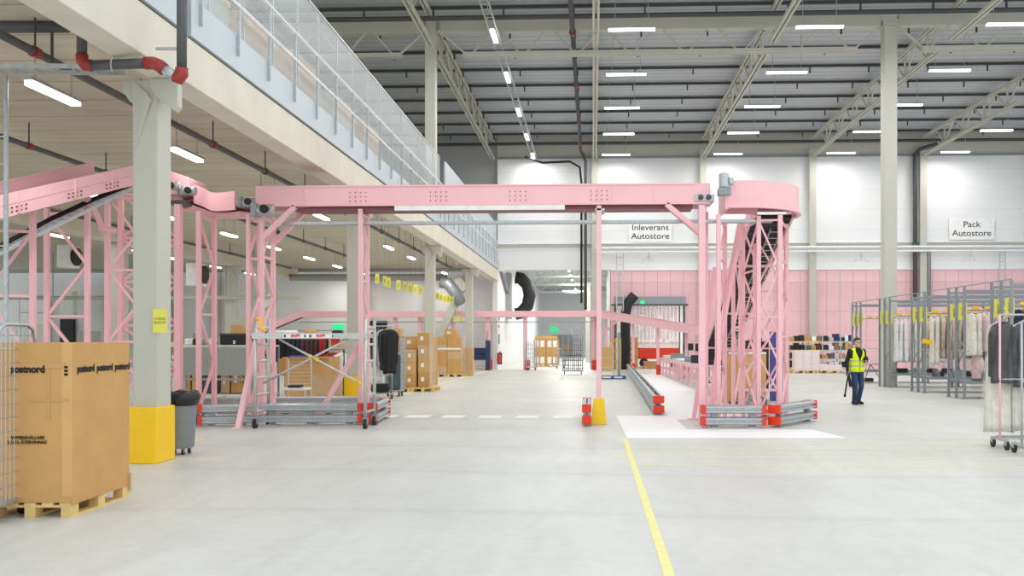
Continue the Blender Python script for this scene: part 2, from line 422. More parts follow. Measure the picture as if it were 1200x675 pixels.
# long pipe beside the middle truss and its drop along the wall
t = thing('sprinkler_pipe', 'grey pipe with red joints running along the middle roof truss and down the far wall', 'pipe', (-.35, YW-.7, 0))
MB().tube([(-.75, 24, 13.1), (-.75, YW-.85, 13.1), (-.6, YW-.7, 12.9), (-.45, YW-.7, 12.5), (-.45, YW-.7, 3.6)], .09).build('pipe', 'darkpipe', t, smooth=True)
for y in (29, 34, 41, 48, 53): MB().cyl((-.75, y-.1, 13.1), (-.75, y+.1, 13.1), .13).build('joint', 'redpipe', t)
t = thing('wall_pipe', 'dark vertical pipe with red coupling on the far wall left of the packing sign', 'pipe', (19.0, YW-.5, 0))
MB().tube([(19.15, YW-.3, 4.0), (19.15, YW-.3, 12.8), (19.4, YW-.4, 13.1), (20.4, YW-.4, 13.4)], .13).build('pipe', 'darkpipe', t, smooth=True)
MB().cyl((19.15, YW-.3, 7.05), (19.15, YW-.3, 7.3), .2).build('coupling', 'red', t)
MB().cyl((19.15, YW-.3, 7.42), (19.15, YW-.3, 7.52), .18).build('coupling', 'greenp', t)
tag(MB().tube([(19.95, YW-.3, 2.5), (19.95, YW-.3, 7.1), (20.1, YW-.35, 7.2)], .13).build('wall_pipe', 'galvd', smooth=True),
    'grey vertical pipe on the far wall right of the dark pipe', 'pipe')
tag(MB().tube([(-4.0, 54, 12.55), (-3, 54.6, 12.3), (-1.4, YW-.4, 12.55), (-.8, YW-.4, 12.2), (-.7, YW-.4, 11.2), (-.7, YW-.4, 4.0)], .07).build('cable_bundle', 'dark', smooth=True),
    'black cable bundle bending from the lamp tray down the far wall', 'cable')
t = thing('wall_cable_tray', 'pale double rail carrying pipes along the far wall', 'cable tray', (14, YW-.6, 7.0))
for z, w in ((7.05, .05), (7.3, .07)): MB().cyl((XY(698, YW), YW-.62, z), (40, YW-.62, z), w).build('rail', 'label', t)
MB().box(XY(698, YW), 40, YW-.55, YW-.5, 7.08, 7.22).build('tray_floor', 'galv', t)
for px, nm in [(640, 'left'), (1009, 'middle'), (1137, 'right')]: pass
# wall ladders (service cable ladders)
def cable_ladder(x, y, z0, z1, label, w=.55, m='galv', lean=0.0):
    t = thing('wall_ladder', label, 'ladder', (x, y, z0), 'ladders on the far wall')
    for s in (-1, 1): MB().bar((x+s*w/2, y, z0), (x+s*w/2*(1-lean), y, z1), .06, .06).build('rail', m, t)
    for k in range(int((z1-z0)/.45)):
        z = z0+.3+k*.45; q = w/2*(1-lean*(z-z0)/(z1-z0)); MB().bar((x-q, y, z), (x+q, y, z), .04, .04).build('rung', m, t)
cable_ladder(XY(726.5, YW-.5), YW-.5, 3.3, 7.0, 'narrow light metal ladder on the pink wall left of the tower', .4)
cable_ladder(XY(1175, YW-.5), YW-.5, 3.4, 7.0, 'tapering metal ladder on the pink wall at the right edge', .45, lean=.35)

# lamps
def strip_light(name, label, c, along, L, group, watts, zt, hang=True, tilt=0):
    t = thing(name, label, 'ceiling lamp', c, group)
    x, y, z = c
    dx, dy = (L/2, .08) if along == 'X' else (.08, L/2)
    MB().box(x-dx, x+dx, y-dy, y+dy, z+.03, z+.09).build('housing', 'galv', t, bevel=.01)
    MB().box(x-dx*.98, x+dx*.98, y-dy*.9, y+dy*.9, z-.03, z+.03).build('diffuser', 'lamp', t)
    if hang:
        for s in (-.7, .7):
            px, py = (x+s*dx, y) if along == 'X' else (x, y+s*dy)
            MB().cyl((px, py, z+.09), (px, py, zt), .012, 6).build('hanger', 'galv', t)
    ld = bpy.data.lights.new('lamp_light', 'AREA'); ld.shape = 'RECTANGLE'; ld.energy = watts; ld.color = (1, .985, .95)
    ld.size, ld.size_y = (L, .15) if along == 'X' else (.15, L)
    lo = bpy.data.objects.new('lamp_light', ld); COL.objects.link(lo); lo.parent = t; lo.location = (0, 0, -.035)
    return t
cols = ['nearest the middle', 'second from the middle', 'third from the middle', 'farthest right']
for r in range(7):
    y = 54.0 - 5.42*r
    for k in range(4):
        strip_light('strip_light', 'white tube lamp under the roof, column %s, %s from the wall' % (cols[k], ORD[r]),
                    (1.35+6.5*k, y, 12.6), 'X', 1.65, 'tube lamps in rows under the hall roof', ROOF_W, 14.1)
t = thing('cable_tray', 'long hanging cable tray that carries five lamps along the hall roof', 'cable tray', (-3.55, 40, 12.75))
for s in (-1, 1): MB().box(-3.55+s*.14-.02, -3.55+s*.14+.02, 24, YW-.6, 12.75, 12.83).build('rail', 'galv', t)
for k in range(78): MB().box(-3.7, -3.4, 24.2+k*.4, 24.23+k*.4, 12.77, 12.79).build('rung', 'galv', t)
for k in range(12): MB().box(-3.73, -3.71, 24.6+k*2.6, 24.62+k*2.6, 12.8, 14.1).build('hanger', 'galv', t)
for r, (y) in enumerate([54.4, 49.4, 44.0, 38.2, 33.0, 27.6]):
    strip_light('tray_light', 'short white lamp below the hanging cable tray, %s from the far wall' % ORD[r], (-3.55, y, 12.66), 'Y', 1.5,
                'lamps on the hanging cable tray', ROOF_W, 12.75, hang=False)

# ================================================================= CONCRETE DECK
DX = -5.76
struct('ceiling_deck', MB().box(-40, -6.21, 6, YW+.28, 6.2, 6.6), 'slab', 'board marked concrete underside of the raised deck on the left')
struct('trim_5', MB().box(-6.2, DX, 6, YW-.02, 5.375, 6.03), 'concrete', 'long pale concrete edge beam of the raised deck', bevel=.015)
struct('trim_6', MB().box(-6.19, DX-.06, 6, YW-.02, 6.04, 6.62), 'darkpipe', 'dark gap line and kerb above the edge beam')  # dark colour paints the shadow line where plates and beam meet
struct('trim_7', MB().box(-18.9, -18.2, 6, YW+.2, 5.55, 6.19), 'concrete', 'inner concrete beam under the raised deck', bevel=.015)
for i in range(5):
    y = 12.6+11.25*i-.02
    if i in (0, 2): pass
# steel kick plates along the edge
t = thing('edge_plating', 'pale blue grey steel plates closing the edge of the deck', 'steel plating', (DX, 30, 6.06))
segs = [(6, 12.75), (12.95, 24), (24.02, 35.3), (35.6, YW-.1)]
for a, b in segs: MB().box(DX-.05, DX+.02, a, b, 6.07, 6.64).build('plate', 'kick', t)
# guard rails
def guard_rail(y0, y1, label):
    t = thing('guard_rail', label, 'railing', (DX, (y0+y1)/2, 6.3), 'railings along the deck edge')
    for z in (7.11, 7.63): MB().cyl((DX+.05, y0, z), (DX+.05, y1, z), .032, 8).build('rail', 'label', t)
    y = y0+.1
    while y < y1:
        MB().bar((DX+.05, y, 6.3), (DX+.05, y, 7.63), .045, .03).build('post', 'galv', t)
        y += 1.41
guard_rail(8.9, 34.6, 'grey steel railing on the deck edge, long nearer stretch')
guard_rail(36.2, YW-.3, 'grey steel railing on the deck edge, far stretch at the wall')
def mesh_fence(y0, y1, label):
    x = DX-.1
    t = thing('mesh_fence', label, 'fence', (x, (y0+y1)/2, 6.62), 'mesh fences on the deck')
    n = max(1, round((y1-y0)/1.43)); L = (y1-y0)/n
    for k in range(n+1):
        MB().bar((x, y0+k*L, 6.62), (x, y0+k*L, 8.73), .04, .04).build('post', 'galv', t)
    MB().box(x-.02, x+.02, y0, y1, 8.71, 8.75).build('top_rail', 'galv', t)
    for k in range(n):
        MB().box(x-.004, x+.004, y0+k*L, y0+(k+1)*L, 6.64, 8.72).build('mesh_panel', 'wiremesh', t)
mesh_fence(9.6, 34.9, 'tall wire mesh fence standing behind the nearer deck railing')
t = thing('screen_panel', 'pale solid screen behind the far deck railing', 'screen', (DX-.1, 46, 6.62))
MB().box(DX-.16, DX-.1, 36.4, YW-.2, 6.62, 8.85).build('panel', 'kick', t)
# stores on the deck glimpsed through the mesh
for i, (y, L, h, m) in enumerate([(14.2, 1.6, 1.95, 'card3'), (16.4, 1.3, 2.05, 'steel'), (18.6, 1.8, 1.9, 'card3'), (21.6, 2.0, 2.05, 'card3'), (25, 2.2, 1.95, 'steel'), (28.4, 2.0, 2.0, 'card3')]):
    t = thing('storage_crate', 'tall crate standing on the deck behind the mesh fence, %s from the front' % ORD[i], 'crate', (-7.6, y, 6.6), 'crates on the deck behind the mesh')
    MB().box(-8.2, -7.1, y, y+L, 6.61, 6.6+h).build('body', m, t, bevel=.02)
    for q in range(3): MB().box(-7.1, -7.07, y, y+L, 6.9+q*.65, 7.0+q*.65).build('batten', 'wood', t)

# deck columns
def deck_column(y, zt, label, big=True, plinth=True, x1=-6.09, w=.36, d=.42):
    t = thing('deck_column', label, 'column', (x1-w/2, y+d/2, 0), 'columns carrying the deck')
    x0 = x1-w
    zb = 5.37 if x1 > -10 else 5.54
    MB().box(x0, x1, y, y+d, 0, zb).build('shaft', 'steel', t, bevel=.02)
    # haunch: tapered plate reaching out under the beam
    MB().prism([(x0-.17, y+.04, zb), (x0+.02, y+.04, zb), (x0+.02, y+.04, zb-.34), (x0-.06, y+.04, zb-.30), (x0-.17, y+.04, zb-.14)], (0, d-.1, 0)).build('bracket', 'steel', t, bevel=.01)
    MB().prism([(x1-.10, y-.05, zb), (x1+.31, y-.05, zb), (x1+.31, y-.05, zb-.40), (x1+.26, y-.05, zb-.46), (x1+.0, y-.05, zb-.26), (x1-.10, y-.05, zb-.12)], (0, .14, 0)).build('bracket', 'steel', t, bevel=.01)
    MB().prism([(x0, y-.002, zb), (x1-.14, y-.05, zb-.2), (x1-.08, y-.05, zb-.3), (x0+.01, y-.002, zb-1.1)], (0, .03, 0)).build('chamfer_plate', 'steel', t)
    if zt > 7: MB().box(x0, x1+.05, y+.02, y+d, zb, zt).build('upper_shaft', 'steel', t, bevel=.02)
    if plinth:
        MB().box(x0-.04, x1+.04, y-.14, y+d+.04, 0, .78).build('column_guard', 'yellow', t, bevel=.015)
    return t
deck_column(12.66, 5, 'thick pale deck column with yellow foot beside the large cardboard box')
deck_column(23.9, 5, 'pale deck column with yellow foot behind the rolling scaffold')
c3 = deck_column(35.1, 14.0, 'tall pale column with yellow foot between the two carton stacks, rising above the deck')
deck_column(46.3, 5, 'farthest pale deck column with a yellow foot')
for y, nm in ((23.9, 'nearest'), (35.1, 'middle'), (46.3, 'farther')):
    deck_column(y, 5, 'pale inner column under the deck beam at the left, %s one' % nm, plinth=False, x1=-18.25, w=.55)
tag(MB().box(-10.45, -10.0, YW+.7, YW+1.15, 0, 6.15).build('wall_column', 'steel', bevel=.02), 'pale column against the white wall under the deck, behind the yellow signs', 'column')
for x, nm in ((-14.6, 'right of the slanted strut'), (-23.9, 'left of the slanted strut'), (-27, 'at the roller doors')):
    tag(MB().box(x, x+.45, YW+.7, YW+1.15, 0, 6.15).build('wall_column', 'steel', bevel=.02), 'pale column against the wall under the deck, ' + nm, 'column', 'wall columns under the deck')
# tall hall column on the right
t = thing('hall_column', 'tall pale square column rising to the roof beside the garment racks', 'column', (11.1, YC, 0))
xh = XY(1042, YC); 
MB().box(xh-.24, xh+.24, YC-.2, YC+.28, 0, 13.5).build('shaft', 'steel', t, bevel=.025)
MB().box(xh-.3, xh+.3, YC-.25, YC+.3, 13.5, 13.72).build('head_plate', 'steel', t)

# deck lamps
rowname = {-8.5: 'right hand row', -13.35: 'middle row', -19.8: 'left hand row'}
for X in (-8.5, -13.35, -19.8):
    for k in range(9):
        y = 14.2+4.78*k
        strip_light('deck_light', 'white tube lamp hanging under the deck, %s, %s from the front' % (rowname[X], ORD[k]), (X, y, 5.6), 'Y', 1.4,
                    'tube lamps under the deck', 9 if (X == -8.5 and k == 1) else DECK_W, 6.2)
for px, nm in ((398, 'beside the green exit sign'), (505, 'behind the far deck columns')):
    x = XY(px, 55.6); strip_light('deck_light', 'white tube lamp on the far wall under the deck, ' + nm, (x, 55.6, 5.55), 'X', 1.5, 'lamps at the wall under the deck', DECK_W, 6.2)
# pipes under the deck
def pipe_run(x, z, y0, y1, r, label, step=3.0):
    t = thing('deck_pipe', label, 'pipe', (x, y0, z), 'pipes under the deck')
    MB().cyl((x, y0, z), (x, y1, z), r, 10).build('pipe', 'darkpipe', t, smooth=False)
    y = y0+1.5
    while y < y1:
        MB().cyl((x, y, z), (x, y, 6.2), .014, 6).build('hanger_rod', 'purlin', t)
        MB().cyl((x, y-.06, z), (x, y+.06, z), r*1.35, 10).build('clamp', 'purlin' if int(y) % 2 else 'redpipe', t)
        y += step
pipe_run(-7.75, 5.72, 8, 50, .06, 'dark pipe under the deck nearest the edge beam')
pipe_run(-11.6, 5.72, 8, 46, .055, 'dark pipe under the deck, between the right and middle lamp rows')
pipe_run(-16.6, 5.72, 10, 50, .05, 'dark pipe under the deck beside the inner beam')
# thick pipes with red elbows near the big column
t = thing('drain_pipe', 'dark grey pipe with red elbows bending round the thick deck column', 'pipe', (DX, 12.6, 5))
def P(px, py, D): return C(px, py, D)
D0 = 11.75
def elbow(pts, r): MB().tube(pts, r, 14).build('elbow', 'redpipe', t, smooth=True)
MB().cyl(P(96, -6, D0+.3), P(96, 64, D0+.3), .065, 14).build('pipe', 'darkpipe', t, smooth=True)
elbow([P(96, 64, D0+.3), P(96.5, 72, D0+.3), P(100, 76.5, D0+.3), P(108, 77, D0+.3)], .078)
MB().cyl(P(106, 77, D0+.3), P(172, 74, D0), .065, 14).build('pipe', 'darkpipe', t, smooth=True)
elbow([P(170, 74, D0), P(180, 74, D0), P(187, 77, D0-.1), P(193, 82, D0-.1)], .082)
MB().cyl(P(191, 80, D0-.1), P(208, 91, D0-.15), .065, 14).build('pipe', 'galv', t, smooth=True)
elbow([P(205, 89, D0-.15), P(211, 92, D0-.15), P(213, 88, D0-.15), P(213, 80, D0-.15)], .08)
MB().cyl(P(213, 81, D0-.15), P(213, -30, D0-.15), .062, 14).build('pipe', 'darkpipe', t, smooth=True)
MB().tube([P(183, 57, D0), P(209, 57, D0-.1)], .02, 8).build('clamp', 'galv', t)
MB().tube([P(132, 66, D0+.1), P(130, 72, D0+.1), P(130, 78, D0+.1), P(132, 84, D0+.1)], .012, 6).build('clamp', 'galv', t)
t = thing('overhead_pipe', 'thick dark pipe hanging across the top left corner under the deck', 'pipe', P(40, 31, 13))
MB().cyl(P(-40, 32, 13), P(80, 31, 13), .085, 14).build('pipe', 'darkpipe', t, smooth=True)
MB().cyl(P(61, 8, 13), P(61, 74, 13), .02, 8).build('hanger_rod', 'purlin', t)
def tray(name, label, a, b, w, step=.25, m='galv', cat='cable tray'):
    a, b = Vector(a), Vector(b); t = thing(name, label, cat, a)
    d = (b-a).normalized(); s = d.cross(Vector((0, 0, 1))).normalized()*w/2
    for q in (-1, 1): MB().bar(a+s*q, b+s*q, .02, .06).build('rail', m, t)
    n = int((b-a).length/step)
    for k in range(n): c = a+d*(step*(k+.5)); MB().bar(c-s, c+s, .02, .02).build('rung', m, t)
    return t
tray('cable_tray', 'galvanised cable tray under the deck left of the thick column', P(-40, 80, 12.3), P(142, 82, 12.5), .3)
# tall thin ladder mast at the left edge
t = thing('ladder_mast', 'thin galvanised ladder rail standing up at the left edge under the deck', 'ladder', C(6, 400, 13.5)*Vector((1, 1, 0)) if False else (C(6, 400, 13.5).x, C(6, 400, 13.5).y, 0))
p = C(7, 400, 13.5); MB().cyl((p.x, p.y, 0), (p.x, p.y, 5.6), .035, 10).build('pole', 'galv', t)
for k in range(13): MB().bar((p.x-.35, p.y, .3+k*.4), (p.x, p.y, .3+k*.4), .02, .02).build('rung', 'galv', t)
MB().cyl((p.x-.35, p.y, 0), (p.x-.35, p.y, 5.6), .03, 8).build('pole', 'galv', t)
# ================================================================= PASSAGE BEYOND THE HALL
for k, y in enumerate((70, 80, 92)):
    t = thing('passage_truss', 'pale lattice girder across the passage ceiling, %s one' % ['nearest', 'middle', 'farthest'][k], 'roof girder', (0, y, 6.6), 'girders in the passage')
    MB().box(XL+.05, 11.9, y-.1, y+.1, 7.22, 7.38).build('top_chord', 'steel', t)
    MB().box(XL+.05, 11.9, y-.1, y+.1, 6.55, 6.7).build('bottom_chord', 'steel', t)
    for q in range(9):
        x = XL+.6+q*1.3
        MB().bar((x, y, 6.7), (x+.6, y, 7.25), .07, .07).build('diagonal_bar', 'steel', t)
        MB().bar((x+.6, y, 7.25), (x+1.2, y, 6.7), .07, .07).build('diagonal_bar', 'steel', t)
for k, y in enumerate((58.5, 63, 68, 73, 78.5, 85, 92)):
    strip_light('passage_light', 'white lamp on the passage ceiling, %s from the opening' % ORD[k], (XY(663, 60) + (y-60)*.0, y, 6.9), 'Y', 1.4, 'lamps on the passage ceiling', 230, 7.4)  # lamps added because the passage came out dark
strip_light('passage_light', 'white crosswise lamp deep in the passage', (-1.9, 88, 6.5), 'X', 2.0, 'crosswise lamps in the passage', 200, 7.4)
for k, (x, y) in enumerate(((4, 60), (7, 63), (5.5, 68), (9.5, 60))):
    strip_light('dock_light', 'white lamp inside the dock opening, %s one' % ORD[k], (x, y, 4.9), 'Y', 1.4, 'lamps inside the dock opening', 150, 7.4)  # extra lamps added to brighten the room behind the dock opening
t = thing('dock_shelter', 'black curved air duct on the passage wall above the low pink conveyor', 'duct', (XL+.4, 70, 4))
pp = [(XL+.25, 62, 6.0), (XL+.6, 62, 5.95), (XL+1.05, 62, 5.5), (XL+1.2, 62, 4.8), (XL+1.05, 62, 4.1), (XL+.6, 62, 3.6), (XL+.25, 62, 3.55)]
MB().tube([(x+.35, y, z) for x, y, z in pp], .42, 14).build('duct', 'dark', t, smooth=True)
MB().box(XL+.002, XL+.3, 61.2, 62.8, 3.2, 6.3).build('mounting_plate', 'greywall', t)
tag(MB().prism([(XL+.01, 57, 6.04), (XL+.01, 61.1, 6.04), (XL+.01, 61.1, 4.9)], (.16, 0, 0)).build('wall_grille', 'ribbed'), 'slanted grey ribbed panel high on the passage wall', 'wall panel')
t = thing('passage_door', 'grey door at the end of the passage under a green exit sign', 'door', (-3.5, 103.9, 0))
MB().box(-4.6, -2.3, 103.8, 103.98, 0, 2.4).build('frame', 'galvd', t); MB().box(-4.45, -2.45, 103.72, 103.8, 0, 2.3).build('leaf', 'greywall', t)
tag(MB().box(XY(645, 103.8), XY(653, 103.8), 103.8, 103.98, 2.75, 3.3).build('exit_sign', 'green'), 'green lit exit sign above the far passage door', 'exit sign')
# signs on the passage wall near the corner
for z, h, m, nm in ((3.0, .35, 'greenp', 'green escape sign high on the passage wall corner'), (2.55, .16, 'red', 'small red sign under the green escape sign'), (1.55, .6, 'greenp', 'tall narrow green sign on the passage wall corner')):
    tag(MB().box(XL+.002, XL+.03, YW+.5, YW+1.0, z, z+h).build('wall_sign', m), nm, 'sign')
t = thing('fire_extinguisher', 'red fire extinguisher on the corner of the passage wall', 'fire extinguisher', (XL+.12, YW+.3, .3))
MB().lathe((XL+.14, YW-.12, .35), [(.02, 0), (.1, .03), (.1, .5), (.05, .6), (.03, .66)], 12).build('body', 'red', t, smooth=True)
MB().box(XL+.1, XL+.2, YW-.2, YW-.06, 1.0, 1.07).build('handle', 'dark', t)
MB().box(XL+.0, XL+.28, YW-.04, YW-.002, .3, 1.0).build('bracket', 'dark', t)
t = thing('passage_column', 'pale steel post standing deep in the passage', 'column', (-.9, 75, 0))
MB().box(-.6, -.2, 74.8, 75.1, 0, 6.5).build('shaft', 'steel', t)
# dock opening
t = thing('dock_door', 'grey lift door box above the dock opening in the pink wall', 'door', (4, YW-.2, 3.9))
MB().box(XB0, XB1, YW-.3, YW+.04, zo+.02, zo+.5).build('door_box', 'galvd', t, bevel=.02)
MB().box(XB0-.2, XB1+.15, YW-.34, YW-.3, zo-.06, zo+.05).build('lower_rail', 'darkpipe', t)
for x in (XB0+.02, XB1-.14): MB().box(x, x+.12, YW-.1, YW+.04, 0, zo).build('guide_rail', 'darkpipe', t)
tag(MB().box(XY(750, YW), XY(755, YW), YW-.36, YW-.34, 3.95, 4.15).build('dock_signal', 'green'), 'small green signal on the dock door box', 'signal')
t = thing('dock_seal', 'black padded door seal on the left side of the dock opening', 'door seal', (1.6, YW-.3, 0))
MB().tube([(1.95, YW-.3, 0), (1.95, YW-.3, 3.3), (2.1, YW-.3, 4.0), (2.5, YW-.3, 4.5)], .3, 12).build('pad', 'dark', t, smooth=True)
t = thing('curtain_rail', 'grey frame holding the plastic strips inside the dock opening', 'curtain rail', (4, YW+2, 0))
MB().box(XB0+.7, XB1-.1, YW+1.98, YW+2.06, 4.8, 4.9).build('rail', 'galvd', t)
for x in (XB0+.72, XB1-.2): MB().box(x, x+.08, YW+1.98, YW+2.06, 0, 4.8).build('post', 'darkpipe', t)
M['strip'] = film('clear_pvc_strip', (235, 222, 224), .45)
for k in range(16):
    x = XB0+.9+k*.24+.0
    if x > XB1-.3: break
    tag(MB().box(x, x+.2, YW+2.0+.03*(k % 2), YW+2.01+.03*(k % 2), 1.5, 4.8).build('curtain_strip', 'strip'), 'clear hanging plastic strip inside the dock opening, %s from the left' % ORD[k], 'strip curtain', 'clear plastic strips of the dock curtain')
t = thing('dock_vehicle', 'low white and red vehicle parked inside the dock opening', 'vehicle', (3.6, 60, 0))
MB().box(2.9, 5.6, 60, 62, .55, 1.25).build('body', 'red', t, bevel=.06)
MB().box(2.9, 5.6, 59.95, 62, 1.25, 1.75).build('cover', 'label', t, bevel=.08)
for x in (3.3, 5.2): MB().lathe((x, 59.9, .3), [(.3, 0), (.3, .25)], 16, 'Y').build('wheel', 'dark', t)

# ================================================================= PINK CONVEYORS
def channel(mb, path, w, z0h, h, side):
    pass
def side_board(name, path, off, h, th, m, parent):
    """vertical board following a polyline (bottom centre points), shifted sideways by off"""
    pts = [Vector(p) for p in path]; n = len(pts); mb = MB(); rings = []
    for i, p in enumerate(pts):
        d = (pts[min(i+1, n-1)]-pts[max(i-1, 0)]); d.z = 0; d.normalize(); s = Vector((d.y, -d.x, 0))
        a = p+s*(off-th/2); b = p+s*(off+th/2); up = Vector((0, 0, h)); rings.append((a, b, b+up, a+up))
    b0 = len(mb.v)
    for r in rings: mb.v += list(r)
    for i in range(n-1):
        for k in range(4):
            k2 = (k+1) % 4; mb.f.append((i*4+k, i*4+k2, i*4+4+k2, i*4+4+k))
    mb.f.append((3, 2, 1, 0)); mb.f.append(tuple((n-1)*4+k for k in range(4)))
    return mb.build(name, m, parent)
def bed(name, path, w, th, m, parent, dz=0):
    pts = [Vector(p) for p in path]; n = len(pts); mb = MB()
    for i, p in enumerate(pts):
        d = (pts[min(i+1, n-1)]-pts[max(i-1, 0)]); d.z = 0; d.normalize(); s = Vector((d.y, -d.x, 0))*w/2
        z = Vector((0, 0, dz)); u = Vector((0, 0, th)); mb.v += [p-s+z, p+s+z, p+s+z+u, p-s+z+u]
    for i in range(n-1):
        for k in range(4):
            k2 = (k+1) % 4; mb.f.append((i*4+k, i*4+k2, i*4+4+k2, i*4+4+k))
    mb.f.append((3, 2, 1, 0)); mb.f.append(tuple((n-1)*4+k for k in range(4)))
    return mb.build(name, m, parent)
def bolts(t, c, dx, n=(3, 4), m='galvd', y=None):
    mb = MB()
    for i in range(n[0]):
        for j in range(n[1]):
            mb.cyl((c[0]+(j-1.5)*dx, c[1], c[2]+(i-1)*.09), (c[0]+(j-1.5)*dx, c[1]-.02, c[2]+(i-1)*.09), .014, 6)
    return mb.build('bolt_plate', m, t)
YB = 19.05   # near side of the bridge
ZB0 = 4.52; ZB1 = 4.95
xa, xb = XY(300, YB), XY(838, YB)
t = thing('bridge_conveyor', 'long pink overhead conveyor bridge spanning the hall', 'conveyor', ((xa+xb)/2, YB+.35, ZB0))
MB().box(xa, xb-.1, YB-.03, YB+.03, ZB0, ZB1).build('side_board', 'pink', t, bevel=.008)
MB().box(xa, xb-.1, YB+.67, YB+.73, ZB0, ZB1).build('side_board', 'pink', t)
MB().box(xa, xb-.4, YB-.05, YB-.03, ZB0, ZB0+.03).build('lower_lip', 'pink', t)
MB().box(xa, xb-.4, YB-.05, YB-.03, ZB1-.03, ZB1).build('upper_lip', 'pink', t)
MB().box(xa, xb-.4, YB+.03, YB+.67, ZB0+.12, ZB0+.17).build('belt', 'pinkdark', t)
MB().box(xa+.8, xb-.45, YB+.1, YB+.6, ZB0-.08, ZB0-.02).build('return_belt', 'pinkdark', t)
MB().box(XY(463, YB), XY(662, YB), YB-.06, YB-.01, ZB0-.1, ZB0-.005).build('drip_tray', 'label', t)
for px in (358, 420, 514, 607, 702, 718, 766):
    x = XY(px, YB)
    mb = MB(); mb.box(x-.012, x+.012, YB-.045, YB-.03, ZB0+.03, ZB1-.03).build('joint_strip', 'pink', t)
    if px in (420, 514, 607, 702):
        for j in range(4):
            for i in range(3):
                bx = x+(j-1.5)*.11; bz = ZB0+.1+i*.09
                MB().cyl((bx, YB-.03, bz), (bx, YB-.045, bz), .013, 6).build('bolt', 'pinkdark', t)
for s in (0,):
    MB().box(xb-.42, xb-.02, YB-.06, YB+.76, ZB0+.05, ZB0+.2).build('end_frame', 'galv', t, bevel=.01)
    for q in (-.3, -.14): MB().cyl((xb+q, YB-.1, ZB0+.13), (xb+q, YB+.8, ZB0+.13), .055, 14).build('end_roller', 'darkpipe', t, smooth=True)
tray('cable_tray', 'thin cable tray hanging below the pink bridge', (XY(330, YB+.3), YB+.3, 4.2), (XY(905, YB+.3), YB+.3, 4.2), .16, .22)

def motor(label, c, name='drive_motor', s=1.0, upright=True):
    t = thing(name, label, 'motor', c, 'grey drive motors of the pink conveyor'); x, y, z = c
    if upright:
        MB().lathe((x, y, z), [(.09*s, 0), (.11*s, .02), (.11*s, .3*s), (.07*s, .33*s)], 16).build('body', 'galv', t, smooth=False)
        MB().box(x-.13*s, x+.13*s, y-.13*s, y+.13*s, z-.16*s, z).build('gearbox', 'galvd', t, bevel=.015)
        MB().box(x+.1*s, x+.2*s, y-.08*s, y+.08*s, z+.08*s, z+.22*s).build('terminal_box', 'galv', t, bevel=.01)
    else:
        MB().lathe((x-.2*s, y, z), [(.1*s, 0), (.12*s, .02), (.12*s, .34*s), (.06*s, .37*s)], 16, 'X').build('body', 'galv', t)
        MB().box(x-.3*s, x-.18*s, y-.14*s, y+.14*s, z-.14*s, z+.14*s).build('gearbox', 'galvd', t, bevel=.015)
        MB().lathe((x+.0, y-.2*s, z), [(.04, 0), (.09*s, .01), (.09*s, .06)], 14, 'Y').build('pulley', 'dark', t)
    return t
# curve at the right end: arrives along +X, turns to +Y
CX, CY = 3.05, YB+1.28
def arc(r, a0, a1, n, z0, z1):
    return [(CX+r*math.cos(a0+(a1-a0)*k/n), CY+r*math.sin(a0+(a1-a0)*k/n), z0+(z1-z0)*k/n) for k in range(n+1)]
cpath = [(CX-.3, CY-.93, ZB0-.1)] + arc(.93, -math.pi/2, 0.0, 16, ZB0-.1, ZB0-.1) + [(CX+.93, CY+.35, ZB0-.1)]
t = thing('curve_conveyor', 'pink curved conveyor guard on top of the right lattice tower', 'conveyor', (CX, CY, ZB0))
side_board('outer_guard', cpath, .46, .56, .04, 'pink', t); side_board('inner_guard', cpath, -.42, .5, .04, 'pink', t)
bed('belt', cpath, .84, .06, 'pinkdark', t, .16)
side_board('outer_lip', cpath, .50, .05, .06, 'pink', t)
MB().box(CX-.36, CX-.28, CY-1.42, CY-.4, ZB0-.12, ZB0+.3).build('end_plate', 'pink', t, bevel=.01)
motor('upright grey drive motor where the pink bridge meets the curved guard', (XY(848, YB-.1), YB-.15, ZB0+.3), s=.95)
# incline going away
i0 = Vector((CX+.93, CY+.35, ZB0-.1)); i1 = Vector((4.12, 32.0, .86))
ip = [i0+(i1-i0)*k/12 for k in range(13)]
t = thing('incline_conveyor', 'long pink edged conveyor with black underside sloping down behind the right tower', 'conveyor', tuple(i1))
side_board('side_board', ip, .45, .4, .05, 'pink', t); side_board('side_board', ip, -.45, .4, .05, 'pink', t)
bed('belt', ip, .86, .08, 'dark', t, .02)
for q in range(0, 24):
    c = i0+(i1-i0)*(q+.5)/24
    MB().bar(c+Vector((-.43, 0, -.02)), c+Vector((.43, 0, -.02)), .03, .04).build('cross_bar', 'purlin', t)
tray('cable_tray', 'galvanised cable ladder fixed under the sloping conveyor', i0+Vector((.15, .3, -.18)), i1+Vector((.2, 0, -.18)), .25, .35)
for k, f in enumerate((.2, .5, .78)):
    c = i0+(i1-i0)*f
    t = thing('incline_trestle', 'pink trestle under the sloping conveyor, %s from the tower' % ORD[k], 'support frame', (c.x, c.y, 0), 'trestles of the sloping conveyor')
    for s in (-1, 1):
        MB().bar((c.x+s*.55, c.y, 0), (c.x+s*.55, c.y, c.z+.2), .08, .08).build('post', 'pink', t)
    for z in (.5, c.z*.55, c.z-.15): MB().bar((c.x-.5, c.y, z), (c.x+.5, c.y, z), .06, .06).build('cross_bar', 'pink', t)
    MB().bar((c.x-.5, c.y, .5), (c.x+.5, c.y, c.z*.55), .05, .05).build('diagonal_bar', 'pink', t)

